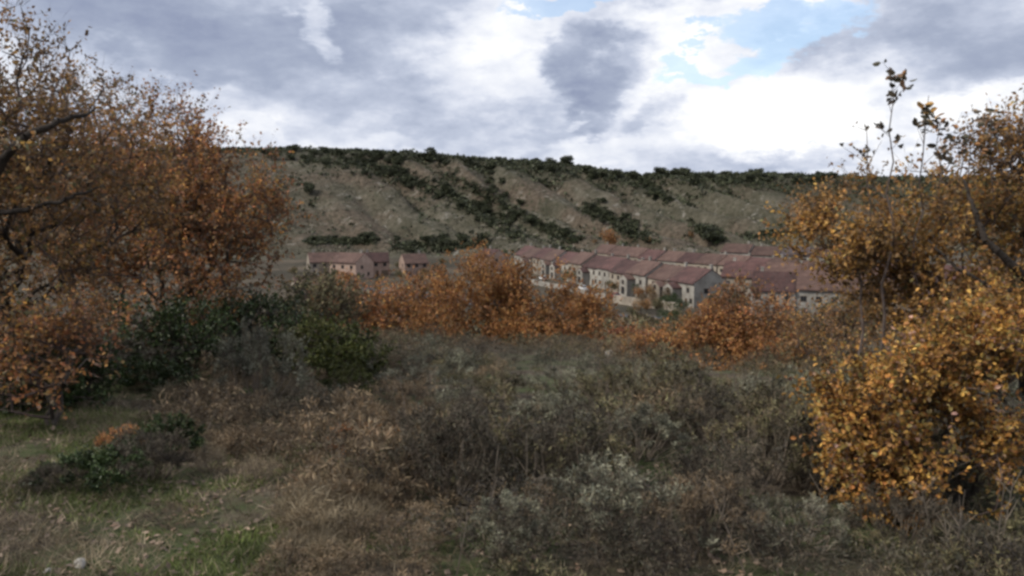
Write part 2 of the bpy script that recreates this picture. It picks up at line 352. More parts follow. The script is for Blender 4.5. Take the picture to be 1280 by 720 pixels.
plaster = plain(each=.2, name='cream_plaster', a=(0.17, 0.145, 0.115), b=(0.31, 0.27, 0.22), scale=0.35, rough=0.9)
plaster2 = plain(each=.2, name='pale_grey_plaster', a=(0.20, 0.185, 0.16), b=(0.38, 0.36, 0.32), scale=0.35, rough=0.9)
plaster3 = plain(each=.2, name='pink_plaster', a=(0.27, 0.19, 0.15), b=(0.40, 0.29, 0.235), scale=0.4, rough=0.9)
brickm = plain('red_brick', (0.20, 0.10, 0.075), (0.27, 0.14, 0.105), 1.2, 0.9)
rooft = plain(each=.28, name='red_roof_tiles', a=(0.042, 0.023, 0.021), b=(0.095, 0.048, 0.043), scale=0.6, rough=0.85, bump=0.3)
rooft2 = plain(each=.28, name='faded_roof_tiles', a=(0.060, 0.035, 0.029), b=(0.115, 0.070, 0.056), scale=0.6, rough=0.85, bump=0.3)
rooft3 = plain(each=.28, name='dark_roof_tiles', a=(0.065, 0.052, 0.055), b=(0.12, 0.10, 0.105), scale=0.8, rough=0.85, bump=0.3)
framem = plain('window_frame_paint', (0.10, 0.07, 0.05), (0.14, 0.10, 0.07), 2, 0.6)
doorm = plain('door_wood', (0.06, 0.035, 0.025), (0.09, 0.055, 0.035), 2, 0.6)
asphalt = plain('asphalt', (0.045, 0.047, 0.05), (0.07, 0.073, 0.08), 0.6, 0.9)
stone_m = plain('pale_stone', (0.22, 0.20, 0.175), (0.42, 0.40, 0.36), 3, 0.9, 0.6)
glass_m, t, out = newmat('window_glass')
pr = t.new('ShaderNodeBsdfPrincipled'); pr.inputs['Base Color'].default_value = (0.02, 0.025, 0.03, 1); pr.inputs['Roughness'].default_value = 0.08
t.l.new(pr.outputs[0], out.inputs[0])

# ------------------------------------------------------------------ ground sheet and hill (one polar grid, cut in two at the hill's foot)
ang = np.concatenate([np.arange(-44, 44, 0.44), np.arange(46, 314, 2.5)])
rad = np.concatenate([np.geomspace(0.35, 30, 105), np.geomspace(30, 380, 75)[1:], np.geomspace(380, 720, 80)[1:], np.geomspace(720, 7000, 30)[1:]])
Ag, Rg = np.meshgrid(R(1) * ang, rad); Xg = np.sin(Ag) * Rg; Yg = np.cos(Ag) * Rg
Zg = height(Xg, Yg)
V = np.stack([Xg, Yg, Zg], -1); na = len(ang)
def ringfaces(i0, i1):
    i = np.arange(i0, i1)[:, None]; j = np.arange(na)[None]; jn = (j + 1) % na
    return np.stack([i * na + j, i * na + jn, (i + 1) * na + jn, (i + 1) * na + j], -1).reshape(-1, 4)[:, ::-1]
cut = int(np.searchsorted(rad, 392))
def terr(name, i0, i1, mat):
    g = Geo(); g.add(V[i0:i1 + 1].reshape(-1, 3), ringfaces(0, i1 - i0)); return g
g = terr('ground', 0, cut, g_m); c0 = V[0].reshape(-1, 3)
mid_pt = np.array([[0, 0, hgt(0, 0)]]); k0 = 0
for j in range(0, na, 2):                                   # close the small hole under the camera
    a, b, c_ = c0[j], c0[(j + 1) % na], c0[(j + 2) % na]
    g.add([mid_pt[0], c_, b, a], [[0, 1, 2, 3]])
o = link('ground', g.mesh('ground', g_m, True)); tag(o, 'scrubby slope and valley floor falling away from the viewer', kind='structure')
g = terr('hill', cut, len(rad) - 1, h_m)
o = link('hill', g.mesh('hill', h_m, True)); tag(o, 'long scrubby hill closing the valley under the clouds', kind='structure')

# ------------------------------------------------------------------ plants
def field_density(q):
    """loose clumps"""
    return fbm(q[:, 0] * 1.3 + 5, q[:, 2] * 1.3 + q[:, 1] * 1.1, 3)

def grow_tree(name, label, cat, base, ells, n_cl, lm, seed, stems=3, twigs=6, tlen=0.38, leaves=7, llen=0.055, broad=False,
              bare_top=0.0, group=None, bark_m=None, droop=0.0, spread=0.35, keep=-0.35, r_tip=0.0035, extra=None):
    """ells: crown ellipsoids (centre, radii) in the world; base: ground point"""
    global rng
    rng = np.random.default_rng(seed)
    base = np.asarray(base, float)
    root = empty(name, base, label=label, cat=cat, group=group)
    E = [(np.asarray(c, float) - base, np.asarray(r, float)) for c, r in ells]
    wts = np.array([np.prod(r) ** (0.85) for c, r in E]); wts /= wts.sum()
    pts = []
    while len(pts) < n_cl:
        k = rng.choice(len(E), p=wts); c, r = E[k]
        d = unit(rnd3(1))[0]; p = c + d * r * rng.random() ** (1 / 2.4)
        p = p + rng.normal(size=3) * 0.08 * r.mean()
        if p[2] < 0.12: continue
        if field_density((p + base)[None] / max(0.5, r.mean() * 0.55))[0] < keep: continue
        pts.append(p)
    pts = np.array(pts); cen = np.average([c for c, r in E], axis=0, weights=wts)
    # skeleton
    nodes = []; par = []
    for s_ in range(stems):
        a = rng.random() * 6.28; b0 = np.array([math.cos(a), math.sin(a), 0]) * (0.10 * (stems > 1)) - [0, 0, 0.12]
        tgt = cen * [1, 1, 0.5] + rng.normal(size=3) * [spread, spread, 0.12]
        n0 = len(nodes); nodes.append(b0); par.append(-1); K = 7; pr_ = b0
        wob = rng.normal(size=3) * 0.13
        for i in range(1, K + 1):
            f = i / K; q = b0 + (tgt - b0) * f + [0, 0, 0.25 * math.sin(f * 3.14) * cen[2] * 0.3] + wob * math.sin(f * 5) + rng.normal(size=3) * 0.03
            nodes.append(q); par.append(len(nodes) - 2 if i > 1 else n0)
    order = np.argsort(np.linalg.norm(pts - nodes[0], axis=1))
    plen = [0.0] * len(nodes)
    for i in range(len(nodes)):
        if par[i] >= 0: plen[i] = plen[par[i]] + np.linalg.norm(nodes[i] - nodes[par[i]])
    NA = np.zeros((len(nodes) + n_cl * 14, 3)); PL = np.zeros(len(NA)); n = len(nodes); NA[:n] = nodes; PL[:n] = plen; par = list(par)
    tips = []
    for oi in order:
        p = pts[oi]; dv = NA[:n] - p; dist = np.linalg.norm(dv, axis=1)
        cost = dist + 0.22 * PL[:n] + 0.5 * np.maximum(0, NA[:n, 2] - p[2] - 0.1)
        q = int(np.argmin(cost)); L = dist[q]; K = max(1, min(10, int(L / 0.16)))
        a = NA[q].copy(); sag = rng.normal(size=3) * 0.07 * L; last = q
        for i in range(1, K + 1):
            f = i / K; x = a + (p - a) * f + sag * math.sin(f * 3.14) + [0, 0, 0.10 * L * math.sin(f * 3.14)] + (rng.normal(size=3) * 0.012 if i < K else 0)
            NA[n] = x; PL[n] = PL[last] + L / K; par.append(last); last = n; n += 1
            if n >= len(NA) - 2: break
        tips.append(last)
        if n >= len(NA) - 12: break
    par = np.array(par); P = NA[:n]
    acc = np.zeros(n)
    for t_ in tips: acc[t_] += r_tip ** 2.35 * 2
    for i in range(n - 1, -1, -1):
        if acc[i] == 0: acc[i] = r_tip ** 2.35
        if par[i] >= 0: acc[par[i]] += acc[i]
    rr = acc ** (1 / 2.35)
    e = np.nonzero(par >= 0)[0]; thick = rr[e] > r_tip * 4.2
    g1 = Geo(); ee = e[thick]; g1.tubes(P[par[ee]], P[ee], np.minimum(rr[par[ee]], rr[ee] * 1.35), rr[ee], 7)
    g2 = Geo(); ee = e[~thick]; g2.tubes(P[par[ee]], P[ee], np.minimum(rr[par[ee]], rr[ee] * 1.5), rr[ee], 4)
    # twigs and leaves
    T = P[tips]; nt = len(T) * twigs
    T0 = np.repeat(T, twigs, 0); out_ = unit(T0 - cen * [1, 1, 0.6])
    d0 = unit(out_ * 0.7 + unit(rnd3(nt)) * 0.9 + [0, 0, 0.25 - droop]); L = tlen * rng.uniform(0.45, 1.25, nt)
    bend = unit(rnd3(nt)) * 0.3
    m1 = T0 + d0 * (L * 0.5)[:, None]; d1 = unit(d0 + bend + [0, 0, 0.12]); m2 = m1 + d1 * (L * 0.5)[:, None]
    g2.leaves(T0, m1 - T0, rnd3(nt), L * .5, r_tip * 1.6, 0, .3); g2.leaves(m1, m2 - m1, rnd3(nt), L * .5, r_tip * 1.1, 0, .3)
    gl = Geo(); N = nt * leaves; f = rng.uniform(0.12, 1.08, (nt, leaves))[..., None]
    c = np.where(f < 0.5, T0[:, None] + (m1 - T0)[:, None] * f * 2, m1[:, None] + (m2 - m1)[:, None] * (f - 0.5) * 2).reshape(-1, 3)
    ld = unit(np.repeat(d0, leaves, 0) * 0.5 + unit(rnd3(N)) * 0.95 - [0, 0, 0.1 + droop]); nn = unit(rnd3(N) + [0, 0, 0.8])
    ok = np.ones(N, bool)
    if bare_top > 0:
        zt = max((c_[2] + r_[2]) for c_, r_ in E); ok = rng.random(N) > bare_top * sstep(0.62 * zt, 1.0 * zt, c[:, 2])
    cl_keep = np.repeat(rng.random(len(T)) > 0.08, twigs * leaves); ok &= cl_keep
    ll = llen * rng.uniform(0.6, 1.25, N)
    if broad: gl.broad(c[ok], ld[ok], nn[ok], ll[ok], ll[ok] * 0.72)
    else: gl.leaves(c[ok], ld[ok], nn[ok], ll[ok], ll[ok] * 0.62)
    link('trunk', g1.mesh(name + '_trunk', bark_m or bark, True), root)
    link('twigs', g2.mesh(name + '_twigs', twig_m), root)
    cr = link('crown', gl.mesh(name + '_crown', lm), root)
    return root
def EL(px, py, Y, rx, ry, rd=None):
    """crown ellipsoid seen at px, py at depth Y, radii in pixels there (depth radius in metres)"""
    c = pat(px, py, Y); return (c, np.array([rx * Y / FPX, rd if rd else 0.5 * (rx + ry) * Y / FPX, ry * Y / FPX]))

def shrub_geo(seed, Rr, H, ncl, nsp, nl, llen, lw, upright=0.5, crad=0.13):
    """many-stemmed dome: stems fan from the root to clumps; each clump is a spray of sprigs set with narrow leaves"""
    global rng
    rng = np.random.default_rng(seed)
    a = rng.random(ncl) * 6.283; rad_ = np.sqrt(rng.random(ncl))
    lump = 1 + 0.22 * np.sin(a * 3 + seed) + 0.15 * np.sin(a * 5 + seed * 2)
    tz = H * np.sqrt(np.clip(1 - (rad_ * 0.93) ** 2, 0.03, 1)) * rng.uniform(0.45, 1.0, ncl)
    T = np.stack([np.cos(a) * rad_ * Rr * lump, np.sin(a) * rad_ * Rr * lump, tz], 1)
    b = T * [0.25, 0.25, 0] + rng.normal(size=(ncl, 3)) * [.03, .03, 0] - [0, 0, .05]
    m = b + (T - b) * 0.5 + unit(rnd3(ncl)) * Rr * 0.1 + T * [0.15, 0.15, 0]
    gs = Geo(); gs.tubes(b, m, 0.007, 0.005, 3); gs.tubes(m, T, 0.005, 0.003, 3)
    n = ncl * nsp; T0 = np.repeat(T, nsp, 0); up = unit(np.repeat(T * [1, 1, 0.3], nsp, 0)) * (1 - upright) + [0, 0, 1.0 * upright + 0.15]
    d = unit(unit(up) * 0.9 + unit(rnd3(n)) * 0.75); L = Rr * crad * 2.2 * rng.uniform(0.4, 1.35, n)
    S0 = T0 + rnd3(n) * Rr * crad * 0.35 - d * L[:, None] * 0.3; S1 = S0 + d * L[:, None]
    gs.tubes(S0, S1, 0.0022, 0.001, 3)
    gl = Geo(); N = n * nl; f = rng.random((n, nl, 1)) ** 0.8
    c = (S0[:, None] + (S1 - S0)[:, None] * (0.15 + 0.85 * f)).reshape(-1, 3)
    dd = unit(np.repeat(d, nl, 0) * (0.35 + upright * 0.5) + unit(rnd3(N)) * 0.85); l = llen * rng.uniform(0.6, 1.4, N)
    gl.leaves(c, dd, unit(rnd3(N)), l, l * lw)
    return gs, gl

KIND = {}
def shrub_kind(key, mats, specs):
    KIND[key] = []
    for i, sp in enumerate(specs):
        gs, gl = shrub_geo(*sp); KIND[key].append((gs, gl, gs.mesh(key + '_stems', stem_m if key != 'green' else dark_bark), gl.mesh(key + '_leaves', mats)))
#                       seed  R    H  clumps sprigs leaves length width upright
shrub_kind('grey',  M_grey,  [(11, .55, .66, 46, 11, 13, .040, .22, .7), (12, .60, .52, 50, 10, 13, .038, .22, .55), (13, .45, .78, 40, 12, 13, .042, .2, .85)])
shrub_kind('olive', M_olive, [(21, .55, .58, 44, 11, 12, .036, .28, .6), (22, .62, .50, 50, 10, 12, .036, .28, .5), (23, .48, .74, 40, 12, 12, .038, .25, .75)])
shrub_kind('umber', M_umber, [(31, .55, .56, 42, 12, 10, .036, .20, .65), (32, .62, .44, 50, 11, 10, .034, .22, .45), (33, .5, .70, 40, 13, 10, .040, .18, .85)])
shrub_kind('dark', M_dark, [(35, .5, .66, 50, 13, 12, .038, .20, .8), (36, .58, .56, 54, 12, 12, .036, .20, .6)])
shrub_kind('green', M_green, [(41, .6, .7, 44, 10, 14, .045, .5, .4), (42, .65, .55, 46, 10, 14, .045, .5, .35)])
shrub_kind('fresh', M_fresh, [(51, .5, .6, 34, 10, 12, .044, .45, .5), (52, .6, .5, 36, 9, 12, .042, .45, .4)])
shrub_kind('fern',  M_rust, [(61, .5, .42, 34, 10, 12, .042, .4, .4), (62, .55, .38, 36, 10, 12, .042, .35, .35)])
shrub_kind('straw', M_straw, [(71, .35, .46, 30, 12, 2, .15, .035, .95, .25), (72, .42, .38, 34, 12, 2, .14, .035, .9, .22)])
def put_shrub(key, name, label, cat, loc, s=1.0, rz=0.0, sz=None, group=None, variant=0):
    r = empty(name, loc, rz, label=label, cat=cat, group=group); r.scale = (s, s, sz or s)
    gs, gl, ms, ml = KIND[key][variant % len(KIND[key])]
    link('stems', ms, r); link('foliage', ml, r); return r
def scatter_stuff(name, label, key, pts, smin, smax, seed, thin=1.0, zs=1.0, grow=1.7):
    """uncountable mass of low plants: one mesh"""
    rg = np.random.default_rng(seed); G1, G2 = Geo(), Geo()
    base_ = []
    for gs, gl, _, _ in KIND[key]:
        base_.append((gs.arrays(), gl.arrays()))
    for p in pts:
        (v1, f1), (v2, f2) = base_[rg.integers(len(base_))]
        a = rg.random() * 6.283; s = rg.uniform(smin, smax) * float(np.interp(p[1], [9, 12, 24], [1, .55, .4]) if 'slope' not in name and 'terrace' not in name else .62); ca, sa = math.cos(a) * s, math.sin(a) * s
        M = np.array([[ca, -sa, 0], [sa, ca, 0], [0, 0, s * zs * rg.uniform(0.75, 1.2)]])
        nl = len(f2); k = rg.random(nl) < thin
        vv = v2.reshape(-1, 4, 3)[k]; vv = vv[:, :1] + (vv - vv[:, :1]) * grow; G2.add(vv.reshape(-1, 3) @ M.T + p, np.arange(4 * len(vv)).reshape(-1, 4))
        vs = v1.reshape(-1, 6, 3); vs = vs[rg.random(len(vs)) < 0.13]; G1.add(vs.reshape(-1, 3) @ M.T + p, (np.array([[0, 1, 4, 3], [1, 2, 5, 4], [2, 0, 3, 5]])[None] + (np.arange(len(vs)) * 6)[:, None, None]))
    v, f = G2.arrays(); v1, f1 = G1.arrays(); G = Geo(); G.add(v, f); nf = len(f); G.add(v1, f1)
    me = G.mesh(name, KIND[key][0][3].materials[0]); me.materials.append(stem_m)
    mi = np.zeros(nf + len(f1), np.int32); mi[nf:] = 1; me.polygons.foreach_set('material_index', mi)
    return tag(link(name, me), label, kind='stuff')
#TREES

# --- left: two large rust-brown oaks that fill the edge of the view
b = ground(-70, 8.2)
grow_tree('oak_tree', 'big rust-brown oak at the left edge with a thick dark limb', 'tree', b,
    [EL(-20, 130, 8.2, 150, 120, 1.3), EL(60, 250, 8.0, 150, 110, 1.3), EL(20, 400, 7.6, 120, 90, 1.0), EL(-60, 300, 8.2, 120, 160, 1.2)],
    560, M_brown, 101, stems=3, twigs=7, leaves=10, llen=0.050, tlen=0.42, keep=-.2, bare_top=0.45, bark_m=dark_bark)
b = ground(215, 12.0)
grow_tree('oak_tree', 'rounded orange-brown oak right of the edge oak, crown sloping down to the hill', 'tree', b,
    [EL(190, 200, 12.0, 90, 70, 1.1), EL(270, 265, 12.0, 92, 85, 1.1), EL(150, 280, 12.2, 120, 110, 1.3), EL(225, 350, 11.8, 120, 75, 1.1)],
    680, M_rust, 102, stems=4, twigs=7, leaves=11, llen=0.055, tlen=0.5, keep=-.15, bare_top=0.45)
b = ground(90, 15.0)
grow_tree('oak_tree', 'thin-topped brown oak standing behind the left edge oak, twigs bare against the sky', 'tree', b,
    [EL(110, 150, 15, 110, 60, 1.3), EL(60, 220, 15, 120, 80, 1.4)], 380, M_brown, 103, stems=3, twigs=6, leaves=7, llen=0.06, tlen=0.5, bare_top=0.55)
# near limb that crosses the left crown is part of the first oak's trunk
def limb(root, pts, r0, r1, mat=None):
    P = np.array(pts) - np.array(root.location); K = 26; tt = np.linspace(0, 1, K); cs = np.array([np.interp(tt, np.linspace(0, 1, len(P)), P[:, i]) for i in range(3)]).T
    for _ in range(2): cs[1:-1] = (cs[:-2] + cs[1:-1] * 2 + cs[2:]) / 4
    cs[1:-1] += np.random.default_rng(5).normal(size=(K - 2, 3)) * 0.008
    rr = r0 + (r1 - r0) * tt
    g = Geo(); g.tubes(cs[:-1], cs[1:], rr[:-1], rr[1:], 8); link('limb', g.mesh('limb', mat or dark_bark, True), root)
limb(bpy.data.objects['oak_tree'], [ground(-70, 7.4) , pat(-60, 320, 7.3), pat(-10, 215, 7.1), pat(30, 172, 7.0), pat(70, 152, 7.1), pat(105, 144, 7.3), pat(118, 138, 7.5)], 0.06, 0.009)
limb(bpy.data.objects['oak_tree'], [pat(-40, 270, 7.2), pat(30, 262, 7.1), pat(80, 250, 7.1), pat(130, 232, 7.3)], 0.03, 0.008)

# dark evergreen shrubs under the left oaks
b = ground(235, 11.0)
grow_tree('evergreen_shrub', 'broad dark green shrub under the orange-brown oak', 'shrub', b,
    [EL(215, 425, 10.6, 85, 48, 0.8), EL(320, 408, 11.5, 80, 38, 0.8)], 300, M_green, 111, stems=5, twigs=6, leaves=9, llen=0.05, tlen=0.26, keep=-1)
b = ground(425, 11.5)
grow_tree('evergreen_shrub', 'brighter green leafy shrub beside the grey rosemary', 'shrub', b,
    [EL(432, 452, 10.5, 44, 36, 0.5), EL(395, 428, 11.0, 36, 22, 0.5)], 200, M_fresh, 112, stems=5, twigs=6, leaves=9, llen=0.05, tlen=0.2, keep=-1)
b = ground(60, 8.5)
grow_tree('evergreen_shrub', 'dark green shrub below the left edge oak with rusty leaves around it', 'shrub', b,
    [EL(60, 475, 8.0, 80, 50, 0.5)], 190, M_green, 113, stems=5, twigs=6, leaves=9, llen=0.045, tlen=0.2, keep=-1)
b = ground(45, 6.8)
grow_tree('oak_bush', 'low bush of rust-red oak leaves at the left edge', 'bush', b,
    [EL(40, 455, 6.8, 75, 50, 0.4), EL(95, 430, 7.2, 50, 40, .4)], 110, M_rust, 114, stems=4, twigs=5, leaves=5, llen=0.05, tlen=0.32, keep=-.2)

# --- right: golden bush near, brown oak behind
b = ground(1185, 5.0)
grow_tree('oak_bush', 'golden-leaved oak bush filling the lower right edge', 'bush', b,
    [EL(1095, 480, 5.1, 58, 62, 0.35), EL(1185, 480, 5.2, 80, 70, 0.45), EL(1255, 445, 5.3, 70, 62, 0.45), EL(1078, 560, 4.9, 38, 58, 0.25), EL(1180, 590, 4.85, 80, 62, 0.35),
     EL(1250, 540, 5.1, 50, 40, 0.3), EL(1125, 620, 4.8, 48, 48, 0.25), EL(1185, 655, 4.7, 42, 30, 0.2)],
    620, M_gold, 121, stems=5, twigs=6, leaves=8, llen=0.036, tlen=0.25, broad=True, keep=0.02, r_tip=0.0022, spread=0.2)
b = ground(1330, 8.5)
grow_tree('oak_tree', 'brown and amber oak leaning in from the right edge', 'tree', b,
    [EL(1240, 260, 8.8, 110, 80, 1.0), EL(1120, 285, 8.8, 105, 66, 0.9), EL(1150, 240, 8.9, 60, 36, 0.7), EL(1062, 305, 8.6, 62, 45, 0.7), EL(1290, 190, 8.8, 80, 45, 0.8), EL(1200, 375, 8.3, 110, 45, 0.8)],
    640, M_amber, 122, stems=3, twigs=7, leaves=10, llen=0.052, tlen=0.40, keep=-.15, bare_top=0.6, bark_m=dark_bark)
R2 = bpy.data.objects['oak_tree.003']
limb(R2, [ground(1330, 8.0), pat(1310, 375, 7.7), pat(1270, 335, 7.6), pat(1232, 300, 7.6), pat(1218, 262, 7.7), pat(1205, 225, 7.9)], 0.06, 0.012)
limb(R2, [pat(1300, 370, 7.7), pat(1240, 360, 7.6), pat(1190, 330, 7.7), pat(1160, 300, 7.9)], 0.03, 0.008)
# sparse saplings rising above it
def sapling(name, label, Y, px, pb, pt, n, seed, ln=0.08, lean=0):
    global rng
    rng = np.random.default_rng(seed)
    b = ground(px, Y); root = empty(name, b, label=label, cat='sapling')
    pts = [b - b]; top = pat(px + lean, pt, Y) - b
    for i in range(1, 13): pts.append(top * i / 12 + rng.normal(size=3) * [0.03, 0.03, 0])
    pts = np.array(pts); g = Geo(); rr = np.linspace(0.02, 0.003, 13); g.tubes(pts[:-1], pts[1:], rr[:-1], rr[1:], 5)
    z0 = (pat(px, pb, Y) - b)[2]; spots = []
    for k in range(max(3, n // 4)):
        f = rng.random(); z = z0 + (top[2] - z0) * f; s = np.array([np.interp(z, pts[:, 2], pts[:, i]) for i in range(3)])
        d = unit(np.array([rng.normal(), rng.normal(), 0.9])); L = rng.uniform(0.1, 0.42) * (1.1 - f * 0.6); e = s + d * L
        g.tubes([s], [e], 0.0035, 0.0015, 4); spots += [s + d * L * u for u in (0.45, 0.75, 1.0)] + [e]
    link('stem', g.mesh(name + '_stem', twig_m), root)
    me = []
    for k in range(3):
        gg = Geo(); gg.broad(np.zeros((1, 3)), [[0, 0, 1.]], [[0, 1., 0.3 * k]], ln, ln * 0.6, 0.15 + .1 * k); me.append(gg.mesh(name + '_leaf', [M_dark, M_brown, M_dark][k]))
    for k in range(n):
        p = spots[rng.integers(len(spots))] + rng.normal(size=3) * 0.02
        o = link('leaf', me[k % 3], root, p); o.rotation_euler = tuple(rng.uniform(-1.7, 1.7, 2)) + (rng.random() * 6.3,); s = rng.uniform(.7, 1.3); o.scale = (s, s, s)
    return root
sapling('sapling', 'tall thin sapling with a few dark leaves, highest above the right oak', 8.0, 1118, 215, 84, 46, 131, lean=-6)
sapling('sapling', 'thin sapling with curled brown leaves just right of the tallest one', 8.1, 1150, 225, 120, 40, 132, lean=8)
sapling('sapling', 'short bare sapling left of the tallest one, standing against the cloud', 8.2, 1084, 225, 158, 26, 133, ln=.06)
sapling('sapling', 'leafy-topped sapling over the crown of the right oak', 8.4, 1180, 230, 150, 46, 134)
sapling('sapling', 'dark-leaved shoot at the far right above the oak crown', 8.4, 1240, 200, 146, 34, 135)
sapling('sapling', 'dark-leaved shoot between the leafy-topped sapling and the far right one', 8.5, 1210, 215, 158, 30, 136)

# --- middle distance autumn trees
MID = [ # name, label, cat, base px, Y, ellipses, n, mat
 ('orange_tree_crown', 0)]
b = ground(655, 27)
grow_tree('autumn_tree', 'rounded orange-brown tree in the middle of the slope, below the village', 'tree', b,
    [EL(605, 358, 27, 62, 42, 1.8), EL(665, 385, 27, 80, 45, 1.8), EL(590, 412, 26, 90, 34, 1.5), EL(690, 415, 25, 70, 28, 1.2), EL(725, 395, 27, 45, 32, 1.2)], 520, M_orange, 141, stems=4, twigs=7, leaves=10, llen=0.10, tlen=0.6, bare_top=.4, keep=-.15)
b = ground(490, 28)
grow_tree('autumn_tree', 'low spreading reddish-brown tree left of the rounded orange one', 'tree', b,
    [EL(480, 392, 28, 66, 40, 1.5), EL(430, 385, 29, 44, 34, 1.2), EL(530, 378, 29, 50, 32, 1.2)], 380, M_rust, 142, stems=4, twigs=7, leaves=10, llen=0.10, tlen=0.55, bare_top=.4, keep=-.15)
b = ground(870, 19)
grow_tree('autumn_tree', 'low bright orange-red thicket in the middle right', 'tree', b,
    [EL(840, 455, 18, 78, 34, 1.2), EL(910, 448, 18, 60, 52, 1.2), EL(970, 470, 16, 60, 42, 1.0), EL(880, 485, 15, 60, 26, .8)], 460, M_orange, 143, stems=5, twigs=7, leaves=9, llen=0.08, tlen=0.5, keep=-.15)
b = ground(950, 18)
grow_tree('autumn_tree', 'slender yellow-brown tree in front of the pale village walls', 'tree', b,
    [EL(930, 395, 18, 45, 50, 0.9), EL(990, 425, 18, 55, 45, 0.9), EL(900, 420, 18, 35, 40, 0.7)], 260, M_rust, 144, stems=3, twigs=6, leaves=7, llen=0.07, tlen=0.45, bare_top=.4, keep=-.5)
b = ground(1065, 14)
grow_tree('autumn_tree', 'greyish half-bare tree behind the golden bush', 'tree', b,
    [EL(1040, 430, 14, 60, 50, 0.8), EL(1090, 400, 14, 60, 40, 0.8)], 220, M_brown, 145, stems=3, twigs=6, leaves=5, llen=0.06, tlen=0.4, keep=-.5)
b = ground(795, 24)
grow_tree('red_bush', 'dull red bush between the two orange thickets', 'bush', b,
    [EL(790, 440, 24, 35, 20, 0.8)], 90, M_red, 146, stems=4, twigs=6, leaves=9, llen=0.08, tlen=0.3, keep=-1)
b = ground(400, 18)
grow_tree('autumn_tree', 'small olive-brown tree between the left oak and the orange ones', 'tree', b,
    [EL(395, 385, 18, 50, 40, 1.0)], 170, M_olive, 147, stems=3, twigs=6, leaves=8, llen=0.07, tlen=0.35, keep=-.6)
#SHRUBS

